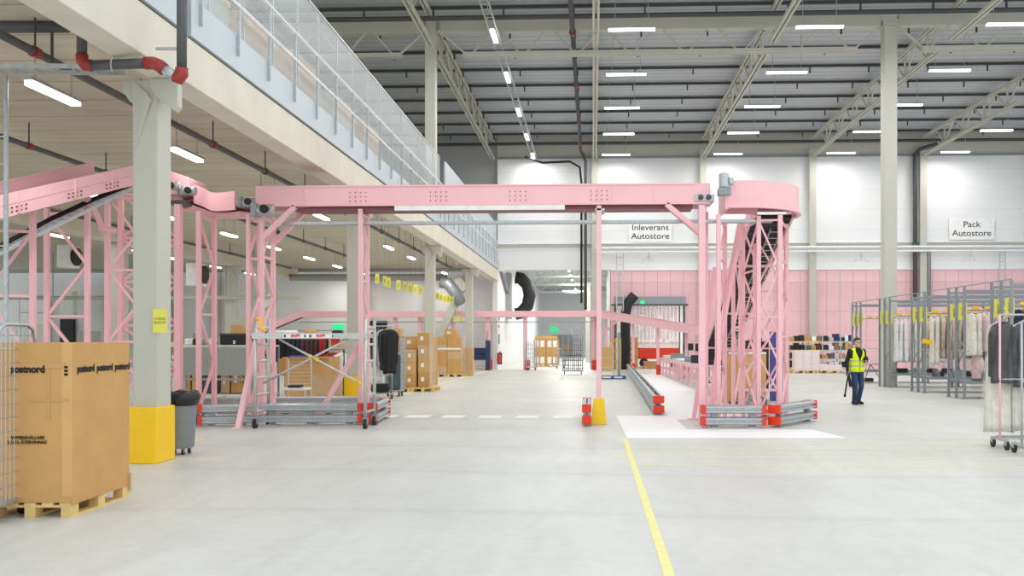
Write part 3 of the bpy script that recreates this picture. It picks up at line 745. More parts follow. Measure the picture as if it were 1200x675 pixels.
def lattice(label, p0, p1, z1, seg=.72, w=.09, style='zig', z0=0, bar=.05, group='pink lattice supports', name='lattice_support', z1b=None):
    """two posts joined by rungs and slanting braces"""
    p0 = Vector((p0[0], p0[1], 0)); p1 = Vector((p1[0], p1[1], 0)); z1b = z1b or z1
    t = thing(name, label, 'support frame', tuple((p0+p1)/2+Vector((0, 0, z0))), group)
    for p, zt in ((p0, z1), (p1, z1b)):
        MB().bar(p+Vector((0, 0, z0)), p+Vector((0, 0, zt)), w, w).build('post', 'pink', t, bevel=.006)
        MB().cbox(p+Vector((0, 0, z0+.01)), w*2.2, w*2.2, .02).build('base_plate', 'pink', t)
    n = max(2, int((min(z1, z1b)-z0-.25)/seg)); z = z0+.2; seg = (min(z1, z1b)-.1-z)/n
    U = Vector((0, 0, 1))
    for k in range(n+1):
        if style == 'zig' and k % 2 == 0 or style == 'x' or k in (0, n):
            MB().bar(p0+U*(z+k*seg), p1+U*(z+k*seg), bar, bar).build('cross_bar', 'pink', t)
        if k < n:
            a, b = (p0, p1) if k % 2 == 0 else (p1, p0)
            MB().bar(a+U*(z+k*seg), b+U*(z+(k+1)*seg), bar, bar).build('diagonal_bar', 'pink', t)
            if style == 'x': MB().bar(b+U*(z+k*seg), a+U*(z+(k+1)*seg), bar, bar).build('diagonal_bar', 'pink', t)
    return t
def PX(px, Y): return (XY(px, Y), Y)
# --- right lattice tower
zt = ZB0-.12
lattice('thick pink lattice support at the right end of the bridge, left front of the tower', PX(822.5, 18.75), PX(826, 19.75), zt+.05, w=.13, bar=.045)
for yy in (YB+.02, YB+.7):
    pass
t = thing('knee_brace', 'pair of pink slanting braces under the right end of the bridge', 'brace', (XY(820, YB), YB, 3.8), 'slanting braces of the bridge')
MB().bar((XY(781, YB), YB, ZB0), (XY(820, YB), YB, 3.95), .1, .1).build('strut', 'pink', t)
MB().bar((XY(786, YB+.7), YB+.7, ZB0), (XY(822, YB+.7), YB+.7, 3.95), .1, .1).build('strut', 'pink', t)
t = thing('knee_brace', 'pair of pink slanting braces under the left end of the bridge', 'brace', (XY(308, YB), YB, 3.8), 'slanting braces of the bridge')
MB().bar((XY(346, YB), YB, ZB0), (XY(306, YB), YB, 3.85), .1, .1).build('strut', 'pink', t)
MB().bar((XY(357, YB+.7), YB+.7, ZB0), (XY(322, YB+.7), YB+.7, 3.85), .1, .1).build('strut', 'pink', t)
lattice('pink lattice support second from the left in the right tower', PX(842, 19.0), PX(849.5, 20.2), zt-.1, w=.085, bar=.038)
lattice('pink lattice support in the middle of the right tower', PX(871, 20.6), PX(889, 19.3), zt-.1, w=.075, bar=.036, style='x', seg=.95)
lattice('pink lattice support at the right front of the tower', PX(889, 19.25), PX(914, 19.15), zt-.1, w=.085, bar=.038, style='zig', seg=.9)
lattice('pink lattice support at the rightmost corner of the tower', PX(914.8, 19.2), PX(922, 20.6), zt-.1, w=.075, bar=.036, style='zig')
lattice('pink lattice support at the back of the right tower', PX(884, 21.9), PX(921, 21.3), zt-.1, w=.07, bar=.034, style='x', seg=1.1)
lattice('slim pink lattice support inside the right tower', PX(860, 21.0), PX(867, 22.2), zt-.6, w=.06, bar=.034, style='zig')
t = thing('leaning_strut', 'long pink strut leaning against the left side of the tower', 'brace', (*gp(813, 492), 0))
p = gp(813, 492); MB().bar((p[0], p[1], 0), (XY(838, 20), 20, 3.3), .09, .09).build('strut', 'pink', t); MB().cbox((p[0], p[1], .015), .25, .2, .03).build('foot', 'pink', t)
t = thing('leaning_strut', 'long pink strut leaning up to the sloping conveyor inside the tower', 'brace', (XY(845, 19.9), 19.9, 0))
MB().bar((XY(845, 19.9), 19.9, 1.9), (XY(868, 20.3), 20.3, 4.3), .1, .1).build('strut', 'pink', t)
MB().bar((XY(832, 19.6), 19.6, 0), (XY(845, 19.9), 19.9, 1.9), .1, .1).build('foot', 'pink', t)
# --- middle post with yellow foot
xm = XY(702, 18.4+.3)
t = thing('bridge_post', 'single pink post with yellow foot under the middle of the bridge', 'support post', (xm, 19.1, 0))
MB().bar((xm, YB-.0, 0), (xm, YB, ZB0-.02), .1, .1).build('post', 'pink', t, bevel=.006)
MB().box(xm-.08, xm+.12, YB-.05, YB+.6, ZB0-.12, ZB0-.08).build('head_bracket', 'galv', t)
yc = YB-.0
mb = MB(); b0, b1 = .16, .11
mb.add([(xm-b0, yc-b0-.06, 0), (xm+b0, yc-b0-.06, 0), (xm+b0, yc+b0, 0), (xm-b0, yc+b0, 0), (xm-b1, yc-b1, .52), (xm+b1, yc-b1, .52), (xm+b1, yc+b1, .52), (xm-b1, yc+b1, .52)],
       [(3, 2, 1, 0), (4, 5, 6, 7), (0, 1, 5, 4), (1, 2, 6, 5), (2, 3, 7, 6), (3, 0, 4, 7)])
mb.build('yellow_foot', 'yellow', t, bevel=.01)
# --- lattice under the bridge by the scaffold
lattice('tall pink lattice support under the bridge at the scaffold end', PX(422.5, 19.1), PX(430.5, 19.75), ZB0-.05, w=.085, seg=.62)
t = thing('leaning_strut', 'pink strut leaning across from floor to the scaffold end support', 'brace', (XY(376, 18.9), 18.9, 0))
MB().bar((XY(368, 19.0), 19.0, 0), (XY(424, 19.3), 19.3, 1.72), .11, .11).build('strut', 'pink', t)
MB().cbox((XY(368, 19.0), 19.0, .015), .25, .2, .03).build('foot', 'pink', t)
# --- left tower of the bridge
lattice('pink lattice support at the left end of the bridge, left pair', PX(291, 19.3), PX(304, 19.9), ZB0-.12, w=.08, seg=.7)
lattice('pink lattice support at the left end of the bridge, right pair', PX(307, 19.1), PX(320, 19.8), ZB0-.12, w=.09, seg=.8)
lattice('pink lattice support left of the bridge end, under the curved section', PX(233, 19.4), PX(251, 20.1), ZB0-.05, w=.095, seg=.85)
t = thing('leaning_strut', 'pink strut leaning down to the floor left of the scaffold wheels', 'brace', (XY(280, 18.1), 18.1, 0))
p = gp(279, 502); MB().bar((p[0], p[1], 0), (XY(305, 19.0), 19.0, 2.1), .1, .1).build('strut', 'pink', t); MB().cbox((p[0], p[1], .015), .2, .2, .03).build('foot', 'pink', t)
# --- left curved section from the inclined conveyor to the bridge
LYc = 19.75
lc = []
z0, z1 = 4.68, 4.52
for k in range(13):
    u = k/12; px = 218+(292-218)*u; lc.append((XY(px, LYc+.35*math.sin(math.pi*u)), LYc+.35*math.sin(math.pi*u), z0+(z1-z0)*u-.05*math.sin(math.pi*u)))
t = thing('curve_conveyor', 'sagging curved pink conveyor between the thick column and the bridge', 'conveyor', lc[0])
side_board('near_board', lc, .36, .40, .04, 'pink', t); side_board('far_board', lc, -.36, .40, .04, 'pink', t)
bed('belt', lc, .7, .05, 'pinkdark', t, .05); bed('under_tray', lc, .5, .08, 'pink', t, -.1)
motor('grey drive motor on the left end of the bridge', (XY(312, YB-.25), YB-.22, 4.42), s=1.0, upright=False)
motor('grey drive unit beside the curved pink section', (XY(292, YB+.25), YB+.28, 4.66), s=.8, upright=False)
motor('grey drive motor right of the thick column', (XY(222, LYc-.5), LYc-.46, 4.9), s=.8, upright=False)
motor('small grey motor partly behind the thick column', (XY(204, LYc-.6), LYc-.62, 4.98), s=.8, upright=False)
MBx = thing('conveyor_end', 'pink end plates where the left conveyor meets the curved section', 'conveyor', (XY(210, LYc-.4), LYc-.4, 4.8))
MB().prism([(XY(199, LYc-.4), LYc-.4, ZY(199, 200, LYc-.4)), (XY(221, LYc-.4), LYc-.4, ZY(221, 208, LYc-.4)), (XY(221, LYc-.4), LYc-.4, ZY(221, 228, LYc-.4)), (XY(199, LYc-.4), LYc-.4, ZY(199, 228, LYc-.4))], (0, .9, 0)).build('housing', 'pink', MBx, bevel=.01)
MB().box(XY(198, LYc-.45), XY(218, LYc-.45), LYc-.5, LYc+.4, 4.62, 4.7).build('roller_frame', 'darkpipe', MBx)
# --- left inclined conveyor rising towards the column
A = C(-70, 290, 14.2); B = C(205, 226, 19.2)
A0 = C(0, 256.5, 15.2); B0 = C(153, 218, 18.0)
d = (B0-A0); A = A0-d*.5; B = B0+d*.34
pth = [A+(B-A)*k/10 for k in range(11)]
t = thing('rising_conveyor', 'wide pink trough conveyor rising from the left edge towards the thick column', 'conveyor', tuple(A))
side_board('near_board_lower', pth, 0, .20, .04, 'pink', t)
p2 = [Vector(p)+Vector((0, 0, .205)) for p in pth]
side_board('near_board_upper', p2, .01, .19, .04, 'pink', t)
p3 = [Vector(p)+Vector((0, 0, .1)) for p in pth[:9]]
side_board('far_board', p3, -.82, .40, .05, 'pink', t)
side_board('far_board_rim', [p+Vector((0, 0, .40)) for p in p3], -.82, .03, .09, 'pink', t)
bed('belt', [p+Vector((0, 0, .06)) + (Vector((-(B-A).y, (B-A).x, 0)).normalized()*.41) for p in pth], .78, .05, 'pinkdark', t)
for f in (.335, .555, .72):
    c = A+(B-A)*f; s = Vector(((B-A).y, -(B-A).x, 0)).normalized()
    MB().bar(c+s*.04+Vector((0, 0, .02)), c+s*.04+Vector((0, 0, .38)), .05, .02).build('joint_strip', 'pink', t)
    for j in range(4):
        for i in range(2):
            q = c+(B-A).normalized()*((j-1.5)*.1)+Vector((0, 0, .07+.07*i)); MB().cyl(q+s*.03, q+s*.045, .014, 6).build('bolt', 'dark', t)
def post(label, px, Y, z1, w=.11):
    x = XY(px, Y); t = thing('conveyor_post', label, 'support post', (x, Y, 0), 'pink posts at the left')
    MB().bar((x, Y, 0), (x, Y, z1), w, w).build('post', 'pink', t, bevel=.006); MB().cbox((x, Y, .012), .25, .25, .024).build('base_plate', 'pink', t); return t
def zc(px, py, Y): return ZY(px, py, Y)
lattice('pink braced frame at the left edge behind the cage trolley', PX(-18, 15.9), PX(38.5, 16.15), zc(-18, 262, 15.9)-.02, w=.09, seg=1.05, z1b=zc(38.5, 247, 16.15))
lattice('pink braced frame between the first two left posts', PX(55, 17.3), PX(102.5, 17.35), zc(55, 243, 17.3)-.02, w=.09, seg=.95, z1b=zc(102.5, 231, 17.35))
lattice('pink braced frame just left of the thick column', PX(126, 18.5), PX(160, 18.8), zc(126, 225, 18.5), w=.095, seg=.7)
lattice('pink braced frame behind the thick column', PX(141.5, 19.0), PX(211, 19.5), zc(141, 222, 19.0), w=.1, seg=.85, style='x')
post('thick pink post just right of the thick column', 209, 19.3, 4.62, .135)
t = thing('hinged_brace', 'short pink slanting brace under the rising conveyor', 'brace', (XY(108, 18), 18, 3.9))
MB().bar((XY(109, 18), 18, zc(109, 243, 18)), (XY(121, 18), 18, zc(121, 268, 18)), .12, .07).build('strut', 'pink', t)
MB().cyl((XY(121, 18), 17.9, zc(121, 268, 18)), (XY(121, 18), 18.4, zc(121, 268, 18)), .06, 10).build('pivot', 'pink', t)
tray('cable_tray', 'sloping galvanised cable tray full of cables below the rising conveyor', C(-25, 307, 16.0), C(150, 221, 18.6), .32, .18)
t = thing('cable_bundle', 'black cables lying in the sloping tray below the rising conveyor', 'cable', C(-25, 302, 16.0))
for k, o in enumerate((0, .06, .11)): MB().tube([C(-25, 303-o*30, 15.95+o), C(60, 258-o*30, 17.0+o), C(110, 235-o*30, 17.8+o), C(150, 219-o*20, 18.6+o)], .022, 6).build('cable', 'dark', t)

# --- low pink conveyor far away
YL = 54.8
xs = [XY(352, YL), XY(700, YL)]
zl = ZY(560, 371.5, YL)
t = thing('low_conveyor', 'low pink conveyor running across in front of the far wall', 'conveyor', ((xs[0]+xs[1])/2, YL, zl))
MB().box(xs[0], xs[1]+.3, YL-.04, YL+.04, zl, zl+.36).build('near_board', 'pink', t); MB().box(xs[0], xs[1]+.3, YL+.56, YL+.64, zl, zl+.36).build('far_board', 'pink', t)
MB().box(xs[0], xs[1]+.3, YL+.04, YL+.56, zl+.05, zl+.12).build('belt', 'pinkdark', t)
MB().cyl((xs[0], YL-.1, zl-.3), (xs[1], YL-.1, zl-.3), .03, 6).build('conduit', 'galvd', t)
t = thing('low_conveyor', 'far pink conveyor end sloping down behind the garment racks at the left', 'conveyor', (XY(330, YL), YL, 2))
pp = [Vector((XY(296, YL), YL, ZY(296, 395, YL))), Vector((XY(353, YL), YL, zl))]
side_board('near_board', pp, 0, .4, .06, 'pink', t); side_board('far_board', pp, -.6, .4, .06, 'pink', t); bed('belt', [p+Vector((0, .3, 0)) for p in pp], .55, .06, 'dark', t)
e0 = Vector((XY(703, YL), YL+.3, zl)); e1 = Vector((XY(826, 42.0), 42.0, 1.98))
pp = [e0+(e1-e0)*k/8 for k in range(9)]
t = thing('low_conveyor', 'pink conveyor sloping from the far wall towards the right tower', 'conveyor', tuple(e1))
side_board('near_board', pp, .3, .38, .06, 'pink', t); side_board('far_board', pp, -.3, .38, .06, 'pink', t); bed('belt', pp, .55, .06, 'pinkdark', t, .04)
for k, (px, nm) in enumerate([(462, 'left of the carton stack'), (491, 'behind the third deck column'), (530, 'above the tall carton stack'), (571, 'left of the passage opening'), (615, 'in front of the wrapped pallet'), (694, 'at the middle of the passage')]):
    x = XY(px, YL); t = thing('low_conveyor_post', 'slim pink post with red foot, ' + nm, 'support post', (x, YL, 0), 'slim posts of the low conveyor')
    MB().bar((x, YL+.3, 0), (x, YL+.3, zl), .22 if px != 571 else .3, .2).build('post', 'pink', t)
    MB().box(x+.0, x+.3, YL+.1, YL+.18, 0, .6).build('red_guard', 'red', t, bevel=.02)
    if px in (694,): MB().bar((x-.1, YL, zl), (x-.1, YL, .1), .05, .05).build('cable_guide', 'galvd', t)
for k, f in enumerate((.08, .38, .62, .86)):
    c = e0+(e1-e0)*f; t = thing('low_conveyor_post', 'slim pink post below the sloping far conveyor, %s from the left' % ORD[k], 'support post', (c.x, c.y, 0), 'slim posts of the sloping far conveyor')
    MB().bar((c.x, c.y, 0), (c.x, c.y, c.z), .14, .14).build('post', 'pink', t)
    MB().box(c.x-.1, c.x+.12, c.y-.2, c.y-.1, 0, .5).build('red_guard', 'red', t)
t = thing('far_brace', 'pink slanting brace near the top left of the sloping far conveyor', 'brace', (e0.x+.2, YL, 1.7))
MB().bar((e0.x+.1, YL, 2.1), (e0.x+1.5, YL-.4, 3.3), .12, .12).build('strut', 'pink', t)

# --- steel crash barriers
def wbeam(mb, a, b, z, h=.16, th=.06):
    a, b = Vector(a), Vector(b); d = (b-a).normalized(); s = Vector((d.y, -d.x, 0))
    prof = [(0, -h/2), (th, -h/2+.02), (th, -h/6), (th*.35, -h/10), (th*.35, h/10), (th, h/6), (th, h/2-.02), (0, h/2), (-.01, h/2), (-.01, -h/2)]
    pts = [a+s*p+Vector((0, 0, z+q)) for p, q in prof]; mb.prism(pts, (b-a))
def barrier(label, a, b, npost=None, ends=(True, True), w=.12):
    a = Vector((a[0], a[1], 0)); b = Vector((b[0], b[1], 0)); d = (b-a).normalized(); s = Vector((d.y, -d.x, 0)); L = (b-a).length
    t = thing('crash_barrier', label, 'barrier', tuple((a+b)/2), 'grey steel crash barriers on the floor')
    ang = math.atan2(d.y, d.x)
    for z in (.13, .36):
        for q in (1, -1):
            mb = MB()
            if q == 1: wbeam(mb, a+s*w/2, b+s*w/2, z)
            else: wbeam(mb, b-s*w/2, a-s*w/2, z)
            mb.build('rail', 'galv', t)
    n = npost or max(2, int(L/1.3)+1)
    for k in range(n):
        c = a+d*(.25+(L-.5)*k/(max(1, n-1)))
        MB().cbox(c+Vector((0, 0, .22)), .12, w*.9, .44, ang).build('post', 'galvd', t)
        MB().cbox(c+Vector((0, 0, .006)), .26, w+.14, .012, ang).build('foot_plate', 'galv', t)
    for e, on in ((a, ends[0]), (b, ends[1])):
        if on:
            o = -d if e is a else d
            for z in (.13, .36): MB().cbox(e-o*.03+Vector((0, 0, z)), .085, w+.135, .17, ang).build('end_cap', 'red', t, bevel=.01)
    return t
barrier('steel crash barrier with red ends in front of the right tower', gp(822, 501), gp(896, 501), 2)
barrier('steel crash barrier with red ends right of the tower, turned to the back', gp(907, 501), gp(951, 493), 2)
barrier('long steel crash barrier running back beside the white walkway', gp(772, 486.5), gp(737, 436), 14)
barrier('short steel crash barrier seen end on beside the single post', gp(687.5, 500), gp(688, 489), 2, w=.05)
barrier('steel crash barrier in front of the scaffold, from tower to scaffold end', gp(304, 498), gp(424, 497.5), 3, (False, True))
barrier('short steel crash barrier turning back at the scaffold end', gp(435, 498), gp(451, 489), 2)
barrier('steel crash barrier left of the scaffold wheels with red left end', gp(233, 500), gp(300, 498.5), 2, (True, False))
barrier('steel crash barrier behind the front one, in front of the shelves', gp(222, 488), gp(447, 486.5), 5, (False, False))
barrier('steel crash barrier running back on the far side of the tower', gp(896, 492), gp(874, 470), 4, (False, False))
barrier('low steel crash barrier behind the waste bin', gp(231, 499), gp(213, 488), 2, (False, False))
# ================================================================= LOADS AND EQUIPMENT
def at(o, x, y, z=0, rz=0): o.location = (x, y, z); o.rotation_euler = (0, 0, rz); return o
def pallet(label, m='wood', L=1.2, W=.8, cat='pallet', group='wooden pallets'):
    t = thing('pallet', label, cat, (0, 0, 0), group)
    for y in (-W/2+.05, 0, W/2-.05): MB().box(-L/2, L/2, y-.05, y+.05, 0, .022).build('bottom_board', m, t)
    for x in (-L/2+.07, 0, L/2-.07):
        for y in (-W/2+.05, 0, W/2-.05): MB().box(x-.07, x+.07, y-.05, y+.05, .022, .1).build('block', m, t)
        MB().box(x-.07, x+.07, -W/2, W/2, .1, .122).build('cross_board', m, t)
    for k in range(5):
        y = -W/2+.06+(W-.12)*k/4; MB().box(-L/2, L/2, y-.055, y+.055, .122, .144).build('top_board', m, t)
    return t
pal0 = pallet('wooden pallet under the large brown cardboard box at the left')
# big cardboard box: front face towards the viewer .8 wide, long side 1.2 going back
cr = G(83.5, 607); cr2 = G(157, 580)
ang = math.atan2(cr2.y-cr.y, cr2.x-cr.x)       # direction of the long side
u = Vector((math.cos(ang), math.sin(ang), 0)); v = Vector((-math.sin(ang), math.cos(ang), 0))
ctr = Vector((cr.x, cr.y, 0)) + u*.6 + v*.4
at(pal0, ctr.x, ctr.y, 0, ang)
t = thing('cardboard_box', 'large open topped brown cardboard box with black print on a wooden pallet', 'box', (0, 0, 0))
Lb, Wb, z0, z1 = 1.2, .82, .146, 1.69
mb = MB(); th = .012
mb.box(-Lb/2, Lb/2, -Wb/2, -Wb/2+th, z0-.02, z1).box(-Lb/2, Lb/2, Wb/2-th, Wb/2, z0, z1).box(-Lb/2, -Lb/2+th, -Wb/2+th, Wb/2-th, z0, z1).box(Lb/2-th, Lb/2, -Wb/2+th, Wb/2-th, z0, z1)
mb.build('wall', 'card', t, bevel=.004)
MB().box(-Lb/2+th, Lb/2-th, -Wb/2+th, Wb/2-th, z0, z0+.01).build('bottom', 'card', t)
MB().box(-Lb/2-.004, -Lb/2, -Wb/2+.0, -Wb/2+.1, z0+.06, z1).build('corner_crease', 'card2', t)
MB().box(Lb/2-.02, Lb/2+.006, -Wb/2-.02, -Wb/2+.0, z0-.08, z0+.12).build('torn_corner', 'card3', t)
for k, (ya, yb, za, zb) in enumerate([(-.35, .1, 1.44, 1.49), (-.38, .0, 1.12, 1.145), (-.2, -.17, .95, 1.4)]):
    MB().box(-Lb/2-.006, -Lb/2-.0, ya, yb, za, zb).build('parcel_tape', 'tape', t)
# print on the front (narrow) face, which is local -X; and on the long face, local -Y
R1 = (math.pi/2, 0, -math.pi/2); R2 = (math.pi/2, 0, 0)
text_part('print', 'postnord', .098, 'ink', t, (-Lb/2-.008, .02, 1.43), R1, .0035, .93)
text_part('print', 'PAPPERSHÅLLARE\nSKALL ÅTERVINNAS', .042, 'ink', t, (-Lb/2-.008, .02, .75), R1, .001, 1.0)
for k in range(3): text_part('print', 'postnord', .1, 'ink', t, (-.345+.385*k, -Wb/2-.006, 1.43), R2, .0035, .9)
for k in range(3): MB().box(-Lb/2-.008, -Lb/2-.006, -.37, -.335, 1.37+.035*k, 1.393+.035*k).build('printed_bar', 'ink', t)
# local -X must face the viewer
at(t, ctr.x, ctr.y, 0, ang)

def crate_cage(name, label, W=.8, L=.7, Hh=1.7, m='galv', dense=True, wheels=True, shelf=False, cat='roll cage', group=None, top='arch', dolly=None, wr=.005):
    t = thing(name, label, cat, (0, 0, 0), group); zb = .2
    for x in (-W/2, W/2):
        for y in (-L/2, L/2):
            if not (top == 'arch'): MB().cyl((x, y, zb), (x, y, Hh), .014, 8).build('post', m, t)
    if top == 'arch':
        for x in (-W/2, W/2):
            MB().tube([(x, -L/2, zb), (x, -L/2, Hh-.15), (x, -L/2+.05, Hh-.04), (x, -L/2+.15, Hh), (x, L/2-.15, Hh), (x, L/2-.05, Hh-.04), (x, L/2, Hh-.15), (x, L/2, zb)], .017, 8).build('side_frame', m, t, smooth=True)
    n = 9 if dense else 5
    for s, x in enumerate((-W/2, W/2)):
        mb = MB()
        for k in range(1, n): mb.cyl((x, -L/2+L*k/n, zb), (x, -L/2+L*k/n, Hh-.03), wr, 5)
        q = int((Hh-zb)/.13)
        for k in range(q+1): mb.cyl((x, -L/2, zb+.13*k), (x, L/2, zb+.13*k), wr, 5)
        mb.build('side_mesh', m, t)
    mb = MB()
    for k in range(1, n+1): mb.cyl((-W/2+W*k/(n+1), L/2, zb), (-W/2+W*k/(n+1), L/2, Hh-.1), wr, 5)
    for k in range(int((Hh-zb)/.26)+1): mb.cyl((-W/2, L/2, zb+.26*k), (W/2, L/2, zb+.26*k), wr*1.2, 5)
    mb.build('back_mesh', m, t)
    MB().box(-W/2, W/2, -L/2, L/2, zb-.04, zb).build('base', m, t, bevel=.008)
    if shelf: MB().box(-W/2, W/2, -L/2, L/2, Hh*.55, Hh*.55+.02).build('shelf', m, t)
    if wheels:
        for x in (-W/2+.08, W/2-.08):
            for y in (-L/2+.08, L/2-.08):
                w = MB().lathe((x, y, .075), [(.03, -.02), (.075, -.018), (.075, .018), (.03, .02)], 16, 'X').build('wheel', 'dark', t)
                MB().box(x-.03, x+.03, y-.035, y+.035, .075, .165).build('fork', 'galvd', w)
    return t
c = crate_cage('roll_cage', 'galvanised mesh roll cage cut by the left edge of the picture', .8, .72, 1.86, dense=True)
p = C(13, 600, 8.7); at(c, p.x-.44, p.y+.1, 0, .12)

# ---- waste bin
g = G(202.5, 534)
t = thing('waste_bin', 'grey round waste bin with black bag beside the yellow column foot', 'bin', (g.x, g.y+.2, 0))
MB().lathe((g.x, g.y+.2, .1), [(.21, 0), (.22, .03), (.26, .68), (.28, .69), (.28, .74), (.265, .74)], 28).build('body', 'greyplastic', t, smooth=False, bevel=0)
mb = MB(); n = 36
prof = [(.272, .64, 0), (.292, .70, 1), (.30, .80, 1.2), (.27, .85, 1.4), (.2, .84, 1), (.1, .76, .6)]
for r, z, a in prof:
    for k in range(n):
        tt = 2*math.pi*k/n; rr = r + .012*a*math.sin(9*tt+z*20) + .006*math.sin(17*tt)
        mb.v.append(Vector((g.x+rr*math.cos(tt), g.y+.2+rr*math.sin(tt), .1+z+.012*a*math.sin(7*tt+1))))
for i in range(len(prof)-1):
    for k in range(n): mb.f.append((i*n+k, i*n+(k+1) % n, (i+1)*n+(k+1) % n, (i+1)*n+k))
mb.f.append(tuple((len(prof)-1)*n+k for k in range(n)))
mb.build('bin_bag', 'bag', t, smooth=True)
for k in range(4):
    a = .8+k*math.pi/2; x = g.x+.16*math.cos(a); y = g.y+.2+.16*math.sin(a)
    w = MB().lathe((x, y, .04), [(.015, -.015), (.04, -.013), (.04, .013), (.015, .015)], 14, 'X').build('wheel', 'dark', t)
    MB().box(x-.02, x+.02, y-.02, y+.02, .04, .11).build('fork', 'galvd', w)

# ---- rolling scaffold
g0 = G(298, 503); g1 = G(427, 503.5)
YS = 17.75
xl0, xr0 = XY(294, YS), XY(428, YS)
t = thing('rolling_scaffold', 'aluminium rolling scaffold with platform and yellow fittings under the bridge', 'scaffold', ((xl0+xr0)/2, YS+.4, 0))
def sx(px): return XY(px, YS)
for side, (xa_, xb_) in enumerate(((XY(299, YS), XY(306, YS+.7)), (XY(428, YS), XY(430, YS+.7)))):
    xm_ = XY(299, YS) if side == 0 else XY(428, YS)
    ztop = ZY(300, 372, YS) if side == 0 else ZY(428, 374, YS)
    for q, yy in enumerate((YS, YS+.75)):
        MB().cyl((xm_, yy, .2), (xm_, yy, ztop), .034, 12).build('standard', 'alu', t, smooth=True)
        wh = MB().lathe((xm_, yy, .1), [(.04, -.035), (.1, -.03), (.1, .03), (.04, .035)], 18, 'X').build('wheel', 'dark', t)
        MB().box(xm_-.05, xm_+.05, yy-.04, yy+.04, .085, .22).build('castor_fork', 'galvd', wh)
        MB().lathe((xm_, yy, .085), [(.03, -.032), (.045, -.031), (.045, .031), (.03, .032)], 12, 'X').build('hub', 'yellow', wh)
    for k in range(6):
        z = .32+k*.33; MB().cyl((xm_, YS, z), (xm_, YS+.75, z), .026, 8).build('rung', 'alu', t)
zp = ZY(360, 394, YS)
MB().box(XY(300, YS), XY(427, YS), YS-.02, YS+.72, zp-.03, zp+.05).build('platform', 'alu', t, bevel=.006)
MB().box(XY(296, YS), XY(431, YS), YS-.05, YS-.02, zp-.05, zp+.06).build('platform_edge', 'alu', t)
lb = MB().box(XY(333, YS), XY(392, YS), YS-.054, YS-.05, zp-.035, zp+.045).build('warning_label', 'label', t)
text_part('label_text', 'SNAPPY', .085, 'red', lb, (XY(347.5, YS), YS-.056, zp+.004), (math.pi/2, 0, 0), .004, .62)
text_part('label_text', 'SNAPPY', .085, 'red', lb, (XY(377, YS), YS-.056, zp+.004), (math.pi/2, 0, 0), .004, .62)
for px, w in ((334, .035), (357.5, .03), (363.5, .04), (390, .025)):
    x = XY(px, YS); MB().box(x, x+w, YS-.057, YS-.054, zp-.025, zp+.03).build('label_mark', 'navy', lb)
a = Vector((XY(328, YS), YS-.03, zp-.06)); b = Vector((XY(424, YS), YS-.03, ZY(424, 450, YS)))
MB().cyl(a, b, .022, 10).build('brace', 'alu', t, smooth=True)
a2 = Vector((XY(308, YS), YS+.03, ZY(308, 449, YS))); b2 = Vector((XY(408, YS), YS+.03, zp-.05))
MB().cyl(a2, b2, .022, 10).build('brace', 'alu', t, smooth=True)
MB().cyl((XY(300, YS), YS+.7, .6), (XY(428, YS), YS+.7, .6), .02, 8).build('brace', 'alu', t) if False else None
for f in (.38, .46, .98):
    q = a+(b-a)*f; MB().cyl(q-(b-a).normalized()*.03, q+(b-a).normalized()*.03, .034, 10).build('yellow_clip', 'yellow', t)
MB().tube([(XY(301, YS), YS-.03, ZY(301, 374, YS)), (XY(306, YS), YS-.03, ZY(306, 374, YS)), (XY(306, YS), YS-.03, ZY(306, 384, YS)), (XY(312, YS), YS-.03, ZY(312, 388, YS))], .03, 8).build('hatch_handle', 'yellow', t)
# red bucket hanging from the scaffold
x = XY(389.5, YS); zz = ZY(389, 406, YS)
t = thing('bucket', 'red bucket hanging under the scaffold platform', 'bucket', (x, YS+.2, zz))
MB().lathe((x, YS+.2, zz), [(.075, 0), (.092, .17), (.097, .175)], 20).build('body', 'red', t)
MB().tube([(x-.09, YS+.2, zz+.17), (x-.03, YS+.2, zz+.235), (x+.03, YS+.2, zz+.235), (x+.09, YS+.2, zz+.17)], .005, 6).build('handle', 'galvd', t)
# things on the platform
t = thing('exit_sign', 'green lit exit sign on the far wall above the scaffold platform', 'exit sign', (XY(396, 55.5), 55.5, 2.2))
MB().box(XY(390, YW+1.1), XY(403, YW+1.1), YW+1.05, YW+1.19, ZY(396, 387, YW+1), ZY(396, 380, YW+1)).build('panel', 'green', t)
tag(MB().box(XY(345, 56), XY(350, 56), YW+1.0, YW+1.195, ZY(347, 327, 56), ZY(347, 323, 56)).build('exit_sign', 'green'), 'small green lit sign beside the wall lamp under the deck', 'exit sign')
t = thing('equipment_bag', 'light brown bundle lying on the scaffold platform', 'bundle', (XY(363, YS+.3), YS+.3, zp+.05))
mb = MB(); x = XY(363, YS+.3)
mb.lathe((x-.12, YS+.3, zp+.09), [(.02, 0), (.045, .04), (.05, .12), (.045, .22), (.02, .26)], 12, 'X'); mb.build('bundle', 'card2', t, smooth=True)
MB().lathe((x+.45, YS+.3, zp+.085), [(.02, 0), (.035, .03), (.035, .18), (.02, .2)], 12, 'X').build('roll', 'cloth_navy', t, smooth=True)
tag(MB().lathe((XY(318, YS), YS+.25, zp+.085), [(.02, 0), (.035, .02), (.035, .42), (.02, .44)], 12, 'X').build('white_roll', 'label', smooth=True), 'white rolled sheet lying on the scaffold platform at its left end', 'roll')

